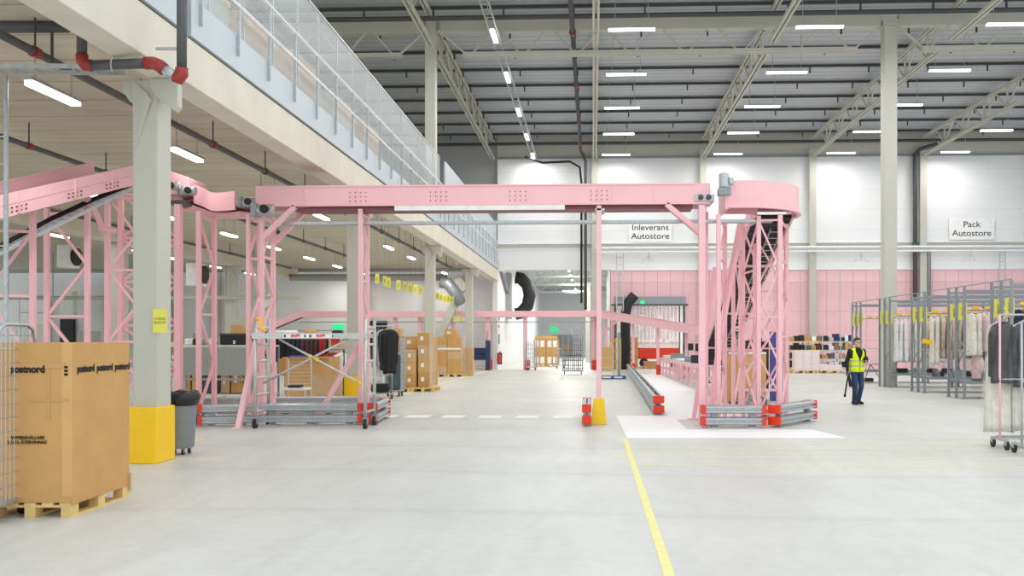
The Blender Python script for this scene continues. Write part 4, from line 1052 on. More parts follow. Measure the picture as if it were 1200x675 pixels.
# ---- sign on the thick column
p = C(187, 376, 12.7)
t = thing('column_sign', 'pale yellow paper sign with writing on the thick deck column', 'sign', (-6.05, 12.5, 1.9))
sxp = XY(179.5, 12.64); MB().box(sxp, sxp+.2, 12.625, 12.635, ZY(185, 390, 12.63), ZY(185, 362, 12.63)).build('sheet', 'yellowsign', t)
M['faint'] = mat('olive_print', (176, 170, 84), .6)
text_part('print', 'UTGÅNGS\nPALLPLATS', .05, 'faint', t, (sxp+.1, 12.622, ZY(185, 376, 12.63)), (math.pi/2, 0, 0), .001, .72)

# ---- hanging signs on the far wall
def wall_sign(label, px0, px1, py0, py1, body, size):
    Y = YW-.08; t = thing('wall_sign', label, 'sign', (XY((px0+px1)/2, Y), Y, ZY(px0, py1, Y)))
    MB().box(XY(px0, Y), XY(px1, Y), Y-.03, Y, ZY(px0, py1, Y), ZY(px0, py0, Y)).build('board', 'label', t)
    text_part('lettering', body, size, 'ink', t, (XY((px0+px1)/2, Y), Y-.035, ZY(px0, (py0+py1)/2, Y)), (math.pi/2, 0, 0), .002, 1.1)
wall_sign('white two line sign on the far wall, left of the pink tower top', 737, 787, 260, 284, 'Inleverans\nAutostore', .5)
wall_sign('white two line sign on the far wall above the garment racks', 1112, 1165, 256, 281, 'Pack\nAutostore', .5)
# exhaust-like wire brackets on the wall
for k, (px, nm) in enumerate([(760, 'below the left wall sign'), (1009, 'left of the tall hall column'), (1137, 'below the right wall sign')]):
    x = XY(px, YW-.6); t = thing('antenna_bracket', 'small wire antenna bracket hanging from the wall rail, ' + nm, 'antenna', (x, YW-.62, 6.9), 'wire brackets on the wall rail')
    MB().cyl((x, YW-.62, 7.0), (x, YW-.62, 6.5), .03, 6).build('stem', 'galv', t)
    for s in (-1, 1): MB().cyl((x, YW-.62, 6.85), (x+s*.4, YW-.5, 6.4), .012, 5).build('arm', 'galv', t)

# ---- carton stacks
def carton(label, x, y, z, w, d, h, m='card', group=None, rz=0, lab=True, flap=False):
    t = thing('carton', label, 'box', (x, y, z), group)
    mb = MB().cbox((x, y, z+h/2), w, d, h, rz); mb.build('body', m, t, bevel=.008)
    r = Matrix.Rotation(rz, 3, 'Z')
    q = MB().cbox(Vector((x, y, z+h+.001)), w*.99, .06, .003, rz); q.build('tape', 'tape', t)
    if lab:
        lp = Vector((x, y, 0))+r @ Vector((-w*.12, -d/2-.002, 0)); MB().cbox((lp.x, lp.y, z+h*.55), w*.26, .003, h*.3, rz).build('label_sheet', 'label', t)
    return t
# middle stack left of column three: pallet group
g = G(478, 459); bx, by = g.x, g.y
pl = [(-.2, .42, 'front left'), (.62, .5, 'front right'), (-.85, 1.65, 'behind at left'), (.0, 1.65, 'behind at right')]
for k, (dx, dy, nm) in enumerate(pl):
    at(dup(pal0, (0, 0, 0), 0, 'wooden pallet under the carton stack left of the third deck column, ' + nm, 'pallets of the left carton stack'), bx+dx-.1, by+dy, 0, math.pi/2)
rnd = random.Random(4)
lv = 0
names = ['bottom', 'second', 'third', 'fourth', 'fifth', 'top']
for c_, (dx, ww, hs, mm) in enumerate([(-.3, .44, (.38, .38, .4), 'card2'), (.16, .36, (.42, .42, .42), 'card'), (.58, .4, (.48, .48, .46, .42), 'card')]):
    z = .146
    for k, h in enumerate(hs):
        carton('brown carton in the front of the left stack, %s row, %s from the floor' % (['left', 'middle', 'right'][c_], ORD[k]), bx+dx-.1, by+.45+.1*c_, z, ww, .75, h, [mm, 'card2', 'card3', mm][k % 4], 'cartons stacked left of the third column', rnd.uniform(-.05, .05))
        z += h+.002
for k, (dx, dz, m) in enumerate([(-.45, .146, 'card'), (.1, .146, 'card2'), (.65, .146, 'card')]):
    z = .146
    for q in range(4 if k else 4):
        carton('brown carton at the back of the left carton stack, %s column, %s from the floor' % (['left', 'middle', 'right'][k], ORD[q]), bx+dx-.25, by+1.65, z, .53, .8, .43, m, 'cartons at the back of the left stack', 0)
        z += .432
carton('single carton on the very top of the left carton stack', bx-.85, by+1.7, 1.875, .55, .5, .28, 'card3')
tag(MB().box(bx+.72, bx+.74, by+.1, by+1.0, .16, 1.95).build('wrap_film', 'film'), 'clear wrap film hanging on the right side of the left carton stack', 'film')
# stack between columns 3 and 4
g = G(523.5, 441.5); bx, by = g.x, g.y
for k in range(2): at(dup(pal0, (0, 0, 0), 0, 'wooden pallet under the tall carton stack between columns, %s one' % ['left', 'right'][k], 'pallets of the tall carton stack'), bx-.42+k*.84, by+.65, 0, math.pi/2)
for c_ in range(2):
    z = .146
    for k in range(5):
        carton('brown carton in the tall block, %s column, %s from the floor' % (['left', 'right'][c_], ORD[k]), bx-.33+c_*.66, by+.62, z, .64, 1.0, .35, 'card' if (k+c_) % 3 else 'card3', 'cartons in the tall block', 0, lab=False)
        z += .352
tag(MB().box(bx-.66, bx+.66, by+.1, by+.115, 1.3, 1.38).build('wrap_band', 'label'), 'white wrap band around the tall carton block', 'band')
tag(MB().box(bx+.67, bx+.75, by+.15, by+1.1, .15, 1.95).build('wrap_film', 'film'), 'clear wrap on the right side of the tall carton block', 'film')
carton('small carton with white label on top of the tall carton block', bx+.1, by+.8, 1.91, .6, .6, .38, 'card2')
carton('narrow carton standing just left of the fourth column foot', XY(547.5, 45.5), 45.5, .02, .6, .6, 1.35, 'card3', lab=False)
# cage with wrapped cartons in the passage opening
g = G(639, 430)
bx, by = g.x, g.y+1.5
at(dup(pal0, (0, 0, 0), 0, 'wooden pallet under the labelled cartons in the passage opening, left', 'pallets in the passage opening'), bx-.42, by, 0, math.pi/2)
at(dup(pal0, (0, 0, 0), 0, 'wooden pallet under the labelled cartons in the passage opening, right', 'pallets in the passage opening'), bx+.42, by, 0, math.pi/2)
for r_ in range(3):
    for c_ in range(2):
        h = .55; z = .146+r_*.552
        t = carton('carton in the passage opening, %s column, %s from the floor' % (['left', 'right'][c_], ORD[r_]), bx-.43+c_*.86, by, z, .84, 1.0, h, 'card', 'labelled cartons in the passage opening', 0, lab=False)
        if r_ != 1:
            for q in (-.2, .18): MB().box(bx-.43+c_*.86+q-.13, bx-.43+c_*.86+q+.13, by-.505, by-.501, z+.06, z+.5).build('label_sheet', 'label', t)
carton('flat carton on top of the labelled cartons in the passage opening', bx+.0, by, 1.81, 1.5, .8, .25, 'card2', lab=False)
t = crate_cage('roll_cage', 'roll cage with wrapped goods beside the labelled cartons', .6, .8, 1.75, dense=False, wr=.014); at(t, XY(623, 54.2), 54.2, 0)
t = crate_cage('roll_cage', 'small roll cage right of the labelled cartons', .6, .7, 1.3, dense=False, wr=.014); at(t, XY(657, 57.5), 57.5, 0)
# cage trolley in the middle
g = G(671, 439.2)
t = crate_cage('roll_cage', 'tall empty roll cage on black wheels in the middle of the hall', 1.02, .8, 2.05, dense=True, shelf=True, top='sq', wr=.02, m='galvd')
MB().tube([(-.05, .35, 1.9), (-.05, .35, 2.42), (.3, .35, 2.42), (.3, .35, 1.9)], .014, 8).build('push_handle', 'galv', t)
for z in (1.35, .7, 1.02, .3, 2.0): MB().box(-.51, .51, -.42, -.38, z, z+.04).build('front_bar', 'galvd', t)
for x in (-.51, -.25, 0, .25, .47): MB().box(x, x+.035, -.42, -.385, .2, 2.0).build('front_upright', 'galvd', t)
at(t, g.x, g.y+.5, 0, .03)
carton('small carton lying in the top of the tall roll cage', g.x-.3, g.y+.5, 1.155, .3, .4, .4, 'card', lab=False)
# blue pallet with wire frame and grey post
g = G(718, 444.5)
pb = pallet('blue painted pallet carrying a wire frame at the end of the long barrier', 'bluepallet'); at(pb, g.x, g.y+.4, 0, 0)
t = thing('display_stand', 'wire stand and grey upright on the blue pallet', 'stand', (g.x, g.y+.4, .146))
for x in (-.5, .05):
    for y in (-.3, .3): MB().cyl((g.x+x, g.y+.4+y, .146), (g.x+x, g.y+.4+y, 1.5), .012, 6).build('wire_post', 'galv', t)
for z in (.5, .95, 1.45): MB().box(g.x-.5, g.x+.05, g.y+.1, g.y+.7, z, z+.02).build('wire_shelf', 'galv', t)
MB().box(g.x+.22, g.x+.36, g.y+.3, g.y+.45, .146, 2.1).build('upright', 'galvd', t, bevel=.01)
# carton tower by the barrier
g = G(741.5, 432.3)
for k in range(5):
    carton('brown carton in the narrow stack beside the far barrier, %s from the floor' % ORD[k], g.x, g.y+.5, .146+k*.36, .66, .7, .358, 'card' if k % 2 else 'card2', 'cartons in the narrow stack', 0)
at(dup(pal0, (0, 0, 0), 0, 'wooden pallet under the narrow carton stack beside the far barrier'), g.x+.3, g.y+.5, 0, 0)
carton('two small cartons side by side right of the narrow stack', g.x+1.15, g.y+.5, .02, .9, .5, .45, 'card', lab=False)
carton('pale carton seen left of the grey upright on the blue pallet', XY(708, 53), 53, .002, .9, .7, 1.35, 'card2', lab=False)
# yellow metal racks near the dock
t = thing('yellow_stand', 'yellow framed stand behind the blue pallet', 'stand', (XY(722, 54), 54, 0))
for px in (716, 722, 727):
    x = XY(px, 54); MB().box(x-.04, x+.04, 53.9, 54, 0, 1.9).build('post', 'yellow', t)
for z in (.5, 1.1, 1.7): MB().box(XY(715, 54), XY(728, 54), 53.9, 54.3, z, z+.06).build('shelf', 'yellowsign', t)

# ---- shelf trolley with navy crates right of column four
g = G(560, 433.5)
t = thing('shelf_trolley', 'grey shelf trolley right of the fourth deck column', 'trolley', (g.x, g.y, 0))
for x in (-.55, .55):
    for y in (0, .7): MB().box(g.x+x-.03, g.x+x+.03, g.y+y-.03, g.y+y+.03, .12, 2.3).build('post', 'galvd', t)
for z in (.2, .55, 1.85): MB().box(g.x-.58, g.x+.58, g.y, g.y+.72, z, z+.04).build('shelf', 'galv', t)
for x in (-.5, .5):
    for y in (.05, .65): MB().lathe((g.x+x, g.y+y, .06), [(.02, -.02), (.06, -.018), (.06, .018), (.02, .02)], 12, 'X').build('wheel', 'dark', t)
for k in range(2):
    tc = thing('crate', 'dark blue crate on the shelf trolley, %s one' % ['lower', 'upper'][k], 'crate', (g.x, g.y+.35, .6+.4*k), 'blue crates on the shelf trolley')
    MB().box(g.x-.5, g.x+.5, g.y+.06, g.y+.66, .592+.36*k, .94+.36*k).build('body', 'navy', tc, bevel=.02)
    MB().box(g.x-.51, g.x+.51, g.y+.05, g.y+.67, .91+.36*k, .945+.36*k).build('rim', 'navy', tc)
# navy board block right of it
tag(MB().box(XY(569, 53.5), XY(574, 53.5), 53.5, 54, .0, 1.75).build('board', 'navy', bevel=.02), 'navy blue board standing behind the pink post left of the passage', 'board')

# ---- yellow hanging position signs under the deck
for k, (px, py) in enumerate([(442, 326.5), (451, 329), (455.5, 331), (467, 334), (475, 335.5), (481, 337), (487, 339), (493, 340), (512.5, 347), (517, 348), (521, 349.5), (525.5, 350), (529.5, 351.5)]):
    Y = [30, 32, 32, 34.5, 36.5, 38, 39.5, 41, 46.8, 48, 49, 50, 51][k]; x = XY(px, Y); z = ZY(px, py, Y)
    w = 4.6*Y/F*.5; h = 11.5*Y/F*.5 if k < 8 else 8.5*Y/F*.5
    t = thing('hanging_sign', 'tall pale yellow sign hanging under the deck, %s from the left' % ORD[k], 'sign', (x, Y, z-h), 'yellow signs hanging under the deck')
    MB().box(x-w, x+w, Y-.01, Y+.01, z-h, z+h).build('sheet', 'yellowsign', t)
    MB().box(x-w*.3, x+w*.25, Y-.014, Y-.01, z-h*.5, z+h*.4).build('print', 'faint', t)
    MB().cyl((x, Y, z+h), (x, Y, 6.2), .008, 5).build('cord', 'galvd', t)
for k, px in enumerate((532.5, 537, 541)):
    Y = 52; x = XY(px, Y); t = thing('hanging_sign', 'short yellow sign hanging from the low pink conveyor, %s of three' % ORD[k], 'sign', (x, Y, 2.5), 'yellow signs below the low conveyor')
    MB().box(x-.06, x+.06, Y-.01, Y+.01, ZY(px, 377, Y), ZY(px, 370, Y)).build('sheet', 'yellowsign', t); MB().cyl((x, Y, ZY(px, 370, Y)), (x, Y, 6.2), .008, 5).build('cord', 'galvd', t)

# ---- diagonal struts under the deck near the far end
for k, (a, b, Y, w, nm) in enumerate([((515, 395), (548, 322), 54.5, .45, 'rising to the right behind the fourth column'), ((536, 326), (546, 340), 54.2, .5, 'short one beside the fourth column'),
                              ((226, 435), (324, 344), 54.5, .55, 'behind the grey partition at the left')]):
    pa = Vector((XY(a[0], Y), Y, ZY(a[0], a[1], Y))); pb_ = Vector((XY(b[0], Y), Y, ZY(b[0], b[1], Y)))
    tag(MB().bar(pa, pb_, w, .4, up=(0, 1, 0)).build('diagonal_strut', 'steel', bevel=.02), 'pale slanting strut under the deck, ' + nm, 'strut', 'slanting struts under the deck')
tag(MB().tube([(XY(516, 54), 54, 5.2), (XY(525, 54), 54, 5.1), (XY(533, 54), 54, 4.6), (XY(541, 54), 54, 3.9)], .35, 12).build('air_duct', 'galvd', smooth=True), 'grey curved air duct under the deck beside the fourth column', 'duct')
tag(MB().cyl((XY(340, 54.6), 54.6, ZY(400, 325, 54.6)), (XY(524, 54.6), 54.6, ZY(500, 325, 54.6)), .2, 12).build('air_duct', 'greywall', smooth=True), 'long grey duct running along the far wall under the deck', 'duct')
tag(MB().box(XY(433, YW+1), XY(453, YW+1), YW+1.0, YW+1.19, 0, ZY(440, 376, YW+1)).build('wall_doorway', 'dark'), 'black doorway in the wall under the deck behind the garment trolley', 'doorway')

# ---- left background: services on the far wall under the deck
def boxthing(name, label, cat, px0, px1, py0, py1, Y, d, m, group=None, bevel=.02):
    x0, x1 = XY(px0, Y), XY(px1, Y); pm = (px0+px1)/2
    return tag(MB().box(x0, x1, Y, Y+d, max(0.0, ZY(pm, py1, Y)), ZY(pm, py0, Y)).build(name, m, bevel=bevel), label, cat, group)
for k, (a, b) in enumerate(((21, 50), (121, 138))):
    t = thing('roller_door', 'white ribbed roller door in the wall under the deck, %s one' % ['left', 'right'][k], 'door', (XY(a, 56), 56, 0), 'roller doors under the deck')
    Y = 56.6
    MB().box(XY(a-2, Y), XY(b+2, Y), Y+.3, Y+.55, 0, ZY(a, 350, Y)).build('frame', 'galvd', t)
    for q in range(5): MB().box(XY(a, Y), XY(b, Y), Y+.2, Y+.3, .02+q*.88, .86+q*.88).build('panel', 'label', t, bevel=.02)
for k, (px, py) in enumerate([(80, 301), (230, 322)]):
    Y = 40; x = XY(px, Y); z = ZY(px, py, Y)
    t = thing('fan_heater', 'white boxed fan heater with round black fan under the deck, %s one' % ['left', 'right'][k], 'heater', (x, Y, z-.5), 'fan heaters under the deck')
    MB().box(x-.3, x+.3, Y-.4, Y+.4, z-.5, z+.5).build('case', 'label', t, bevel=.03)
    MB().lathe((x+.3, Y, z), [(.36, 0), (.4, .04), (.4, .12), (.3, .13)], 20, 'X').build('fan', 'dark', t)
    MB().cyl((x, Y, z+.5), (x, Y, 6.2), .02, 6).build('rod', 'galvd', t)
tag(MB().cyl((XY(-20, 46), 46, ZY(50, 349, 46)), (XY(352, 46), 46, ZY(300, 349, 46)), .1, 10).build('service_pipe', 'steel', smooth=True), 'long pale service pipe across the back under the deck', 'pipe')
for k, px in enumerate((10, 62, 150, 205, 265)):
    x = XY(px, 46); MB().cyl((x, 46, ZY(50, 349, 46)), (x, 46, 6.2), .02, 6)
    t = thing('pipe_hanger', 'thin hanger rod of the pale service pipe, %s from the left' % ORD[k], 'pipe hanger', (x, 46, 4), 'hangers of the service pipe')
    MB().cyl((x, 46, ZY(50, 349, 46)), (x, 46, 6.2), .025, 6).build('rod', 'galvd', t)
boxthing('wall_cabinet', 'white cabinet low on the wall at the far left behind the big box', 'cabinet', 15, 52, 380, 402, 50, .6, 'label')
boxthing('doorway', 'dark doorway in the wall behind the left pink posts', 'doorway', 70, 86, 374, 436, 56.9, .25, 'dark')
boxthing('wall_unit', 'pale wall unit above the dark doorway at the left', 'cabinet', 70, 86, 341, 371, 55.3, .5, 'label')
boxthing('wall_unit', 'tall grey cabinet right of the dark doorway at the left', 'cabinet', 90, 112, 388, 412, 50, .6, 'steel')
boxthing('white_screen', 'large white lit panel on the wall under the deck between lattice supports', 'wall panel', 265, 290, 328, 386, 56.98, .2, 'label')  # plain white panel

# ---- shelf unit and partition behind the barriers
YP = 24.0
t = thing('partition_screen', 'large grey board screen behind the left lattice supports', 'screen', (XY(270, YP), YP, 0))
MB().box(XY(214, YP), XY(296, YP), YP, YP+.05, ZY(250, 440, YP), ZY(250, 407, YP)).build('board', 'greypanel', t, bevel=.01)
for px in (216, 294): MB().box(XY(px, YP)-.03, XY(px, YP)+.03, YP+.05, YP+.1, 0, 1.4).build('post', 'galvd', t)
MB().box(XY(214, YP), XY(296, YP), YP+.06, YP+.1, .66, .72).build('rail', 'galvd', t)
YQ = 24.6
t = thing('stock_shelf', 'low shelf full of cartons behind the grey board screen', 'shelf', (XY(262, YQ), YQ, 0))
for z in (.22, 1.55): MB().box(XY(198, YQ), XY(316, YQ), YQ, YQ+.8, z, z+.05).build('shelf_board', 'alu', t)
for px in (199, 250, 315):
    for y in (.02, .75): MB().box(XY(px, YQ)-.025, XY(px, YQ)+.025, YQ+y, YQ+y+.04, 0, 1.6).build('post', 'rackgrey', t)
for k, (a, b, z0_, h, m) in enumerate([(215, 222, .29, .75, 'card'), (224, 230, .29, .75, 'card2'), (235, 252, .29, .95, 'purlin'), (258, 268, .29, .6, 'card3'), (270, 284, .29, .72, 'card'), (285, 297, .29, .66, 'card2'),
                                      (200, 208, 1.61, .0, 'card'), ]):
    if h: carton('%s on the low shelf behind the screen, %s from the left' % (('dark crate' if m == 'purlin' else 'brown carton'), ORD[k]), XY((a+b)/2, YQ+.1), YQ+.4, z0_, XY(b, YQ)-XY(a, YQ), .5, h, m, None, 0, lab=(k > 2 and m != 'purlin'))
for k, (a, b, y0_, y1_, m) in enumerate([(196, 207.5, 400, 414, 'card'), (196, 207, 414.5, 427, 'card2'), (214.5, 219.5, 401, 407, 'card2')]):
    Y = 24.7; zb = ZY(a, y1_, Y)
t = thing('storage_rack', 'metal storage rack with cartons just right of the thick column', 'rack', (XY(203, 25.6), 25.6, 0))
YR = 25.6
for px in (196, 213):
    for y in (0, .8): MB().box(XY(px, YR)-.03, XY(px, YR)+.03, YR+y, YR+y+.05, 0, 1.95).build('post', 'rackgrey', t)
for z in (.3, .62, 1.0): MB().box(XY(195, YR), XY(214, YR), YR, YR+.85, z, z+.05).build('shelf_board', 'alu', t)
for k in range(2): carton('brown carton in the metal rack right of the thick column, %s one' % ['lower', 'upper'][k], XY(202, YR), YR+.4, 1.052+k*.37, .36, .6, .36, ['card2', 'card'][k])
carton('small carton in the metal rack behind the bin', XY(210.5, YR), YR+.4, 1.052, .15, .5, .5, 'card3', lab=False)
# black chest with white boxes on the partition shelf
t = thing('storage_chest', 'black chest with white emblem on the shelf behind the grey screen', 'chest', (XY(272, 24.8), 24.8, 1.6))
x0, x1 = XY(257, YQ+.1), XY(288, YQ+.1)
MB().box(x0, x1, YQ+.12, YQ+.7, 1.602, 1.6+.3).build('body', 'dark', t, bevel=.03)
MB().box(x0-.01, x1+.01, YQ+.1, YQ+.72, 1.86, 1.92).build('lid', 'purlin', t, bevel=.015)
xm_ = (x0+x1)/2; MB().prism([(xm_+.0, YQ+.115, 1.72), (xm_+.08, YQ+.115, 1.72), (xm_+.06, YQ+.115, 1.68), (xm_+.07, YQ+.115, 1.63), (xm_+.01, YQ+.115, 1.63), (xm_+.02, YQ+.115, 1.68)], (0, -.004, 0)).build('emblem', 'label', t)
boxthing('flat_box', 'flat white box lying on the black chest', 'box', 258, 286, 391.5, 396.2, YQ+.15, .5, 'label', bevel=.005)
carton('small brown carton on top of the white box', XY(276.5, YQ+.2), YQ+.42, ZY(276, 391.5, YQ+.15)+.002, .34, .3, .25, 'card2', lab=False)
# rows of white goods behind the screen
for k in range(7):
    px = 220+k*5.4; 
    if px > 254: break
    x = XY(px, 24.9); t = thing('goods_bag', 'white and black parcel on the shelf behind the screen, %s from the left' % ORD[k], 'parcel', (x, 24.95, 1.6), 'parcels behind the screen')
    MB().cbox((x, 24.95, 1.6+.09), .11, .3, .18, rnd.uniform(-.3, .3)).build('parcel', ['label', 'cloth_white', 'dark', 'label', 'cloth_grey'][k % 5], t, bevel=.03)

# ---- big open cardboard box and wire step trolley behind the scaffold
g = G(376, 474.5)
t = thing('cardboard_sheet_box', 'very large open brown carton standing behind the scaffold', 'box', (g.x, 24.2, 0)); Y = 23.6
x0, x1 = XY(334, Y), XY(386, Y); zt_ = ZY(360, 418.5, Y)
mb = MB().box(x0, x1, Y, Y+.02, 0.02, zt_).box(x0, x0+.02, Y+.02, Y+1.0, 0.02, zt_).box(x1-.02, x1, Y+.02, Y+1.0, .02, zt_).box(x0, x1, Y+1.0, Y+1.02, .02, zt_); mb.build('wall', 'card2', t)
MB().box(x0+.02, x1-.02, Y-.25, Y, zt_-.03, zt_).build('front_flap', 'card', t)
MB().box(XY(322, Y), x0, Y+.3, Y+.9, .8, zt_-.05).build('side_flap', 'card', t)
MB().box(x0+.7, x0+1.5, Y-.03, Y-.002, .02, zt_-.45).build('loose_sheet', 'card3', t)
g = G(345, 480)
t = thing('step_trolley', 'wire sided platform trolley with handle behind the scaffold', 'trolley', (XY(345, 21.4), 21.4, 0)); Y = 21.4
x0, x1 = XY(330, Y), XY(357, Y)
MB().box(x0, x1, Y, Y+.5, .55, .6).build('deck', 'label', t); 
for x in (x0, x1):
    MB().cyl((x, Y+.5, .1), (x, Y+.5, 1.3), .018, 8).build('post', 'alu', t); MB().cyl((x, Y, .08), (x, Y+.06, .58), .016, 8).build('leg', 'alu', t)
MB().tube([(x0, Y+.5, 1.28), (x0+.04, Y+.5, 1.34), (x1-.04, Y+.5, 1.34), (x1, Y+.5, 1.28)], .02, 8).build('handle', 'bluepallet', t)
for k in range(7): MB().cyl((x0, Y+.5, .68+k*.09), (x1, Y+.5, .68+k*.09), .008, 6).build('wire', 'alu', t)
for x in (x0, x1): MB().lathe((x, Y+.5, .07), [(.02, -.02), (.07, -.018), (.07, .018), (.02, .02)], 14, 'X').build('wheel', 'dark', t)
tag(MB().box(x0+.1, x1-.15, Y+.1, Y+.4, .602, .66).build('cloth_bundle', 'cloth_navy', bevel=.02), 'dark folded cloth on the platform trolley behind the scaffold', 'cloth')

# ---- tower surroundings: blue board, brown carton, equipment
Y = 26.5
tag(MB().box(XY(902.5, Y), XY(918, Y), Y, Y+.08, 0, ZY(910, 388.5, Y)).build('display_board', 'blue', bevel=.01), 'tall blue board standing behind the right lattice tower', 'board')
Y = 25.2
t = thing('cardboard_box', 'large brown carton seen through the right lattice tower', 'box', (XY(875, Y), Y, 0))
MB().box(XY(854, Y), XY(872, Y), Y, Y+1, .1, ZY(875, 413, Y)).build('left_half', 'card', t, bevel=.01); MB().box(XY(872, Y)+.005, XY(898, Y), Y, Y+1, .1, ZY(875, 412.5, Y)).build('right_half', 'card2', t, bevel=.01)
MB().box(XY(854, Y), XY(898, Y), Y-.006, Y, ZY(875, 415, Y), ZY(875, 412.5, Y)).build('white_tape', 'label', t)
at(dup(pal0, (0, 0, 0), 0, 'wooden pallet under the large carton behind the tower'), XY(875, Y), Y+.5, -.045, 0)
for k, (a, b, y0_, y1_) in enumerate([(857, 866, 396, 406), (866, 880, 399, 412), (880, 893, 396, 409), (893, 901, 400, 411)]):
    boxthing('black_case', 'black equipment case above the large carton behind the tower, %s from the left' % ORD[k], 'case', a, b, y0_, 470, 31+.3*k, .5, 'dark', 'black cases behind the tower')
# roller table with pink legs
ta, tb = G(779, 440), G(845, 464)
ta = Vector((XY(783, 47.5), 47.5, 0)); tb = Vector((4.08, 32.3, 0)); dd = (tb-ta).normalized(); sd = Vector((-dd.y, dd.x, 0))
t = thing('roller_table', 'long roller conveyor table with pink legs beside the white walkway', 'conveyor table', tuple((ta+tb)/2))
for s in (-.4, .4): MB().bar(ta+sd*s+Vector((0, 0, .8)), tb+sd*s+Vector((0, 0, .8)), .06, .12).build('side_rail', 'pink' if s < 0 else 'alu', t)
for k in range(60):
    c_ = ta+(tb-ta)*(k+.5)/60; MB().cyl(c_-sd*.38+Vector((0, 0, .84)), c_+sd*.38+Vector((0, 0, .84)), .04, 8).build('roller', 'galv', t)
for k in range(10):
    c_ = ta+(tb-ta)*k/9.2
    for s in (-.4, .4): MB().bar(c_+sd*s, c_+sd*s+Vector((0, 0, .78)), .09, .09).build('leg', 'pink', t)
    MB().bar(c_-sd*.4+Vector((0, 0, .35)), c_+sd*.4+Vector((0, 0, .35)), .05, .05).build('leg_brace', 'pink', t)
for k, (f, m, w, h) in enumerate([(.06, 'label', .5, .12), (.16, 'label', .6, .05), (.3, 'cloth_grey', .5, .25), (.4, 'label', .6, .05), (.55, 'label', .7, .06), (.68, 'cloth_grey', .5, .22), (.82, 'dark', .5, .3)]):
    c_ = ta+(tb-ta)*f; t = thing('parcel', '%s parcel lying on the roller table, %s from the far end' % ({'label': 'flat white', 'cloth_grey': 'grey wrapped', 'dark': 'black'}[m], ORD[k]), 'parcel', (c_.x, c_.y, .88), 'parcels on the roller table')
    MB().cbox((c_.x, c_.y, .882+h/2), w, .6, h, .3).build('parcel', m, t, bevel=.02)
for k, (px, Y) in enumerate([(803, 42), (811, 38), (790, 46)]):
    x = XY(px, Y); t = thing('work_station', 'small black screen on a stand beside the roller table, %s one' % ['middle', 'nearest', 'farthest'][k], 'monitor', (x+.7, Y, 0), 'screens beside the roller table')
    MB().cyl((x+.7, Y, 0), (x+.7, Y, 1.5), .03, 8).build('stand', 'galvd', t); MB().box(x+.45, x+.95, Y-.03, Y+.03, 1.25, 1.6).build('screen', 'dark', t, bevel=.01)
    MB().box(x+.4, x+1.0, Y-.2, Y+.2, .95, .99).build('tray', 'label', t); MB().cbox((x+.7, Y, .01), .4, .4, .02).build('foot', 'dark', t)

# ---- pallets with blush cartons and the small-parts racks
g = G(937, 437.6)
for k, dx in enumerate((.45, 1.7)):
    at(dup(pal0, (0, 0, 0), 0, 'wooden pallet under the blush white cartons, %s one' % ['left', 'right'][k], 'pallets of the blush cartons'), g.x+dx-.2, g.y+.5, 0, 0)
lay = [(0, 0, .62), (0, 1, .6), (1, 0, .55), (1, 1, .5)]
for c_ in range(4):
    for r_ in range(3 if c_ < 3 else 1):
        if c_ == 3 and r_: continue
        z = .146+r_*.36
        carton('blush white carton in the block left of the person, column %s, %s from the floor' % (ORD[c_], ORD[r_]), g.x+.0+.44*c_, g.y+.5, z, .43, .7, .358, 'boxwhite', 'blush white cartons', 0, lab=False)
carton('low blush white carton on the right pallet', g.x+1.9, g.y+.5, .146, .75, .6, .3, 'boxwhite', lab=False)
cm = ['card', 'cloth_grey', 'label', 'dark', 'cloth_plum', 'cloth_teal', 'card2', 'cloth_pink', 'galv', 'cloth_brown', 'navy']
for r_, (a, b) in enumerate([(925, 944), (944, 964), (964, 985), (985, 1000)]):
    Y = 50.5; x0, x1 = XY(a, Y), XY(b, Y)
    t = thing('wire_rack', 'wire shelf rack with small goods against the pink wall, %s from the left' % ORD[r_], 'rack', ((x0+x1)/2, Y, 0), 'wire racks with small goods')
    for x in (x0+.02, x1-.02):
        for y in (0, .7): MB().cyl((x, Y+y, 0), (x, Y+y, 2.1), .018, 6).build('post', 'galv', t)
    for z in (.25, .72, 1.19, 1.66):
        MB().box(x0, x1, Y, Y+.72, z, z+.025).build('shelf_board', 'galv', t)
        MB().box(x0, x1, Y-.02, Y-.005, z-.01, z+.05).build('shelf_edge', ['wood', 'yellow', 'galv', 'galv'][r_], t)
    for q, z in enumerate((.277, .747, 1.217, 1.687)):
        n = 3; w = (x1-x0-.08)/n
        for k in range(n):
            h = rnd.uniform(.22, .42); m = cm[rnd.randrange(len(cm))] if r_ != 0 or rnd.random() < .4 else 'dark'
            o = MB().cbox((x0+.04+w*(k+.5), Y+.3, z+h/2), w*.9, .5, h, rnd.uniform(-.06, .06)).build('goods_box', m, bevel=.02)
            tag(o, 'small box of goods on %s wire rack, %s shelf up, %s from the left' % (ORD[r_], ORD[q], ORD[k]), 'box', 'small boxes in the wire racks')
tag(MB().box(XY(926, 44.5), XY(945, 44.5), 44.5, 45, 1.9, 2.2).build('flat_carton', 'label', bevel=.01), 'flat white carton on top of the leftmost wire rack', 'box') if False else None
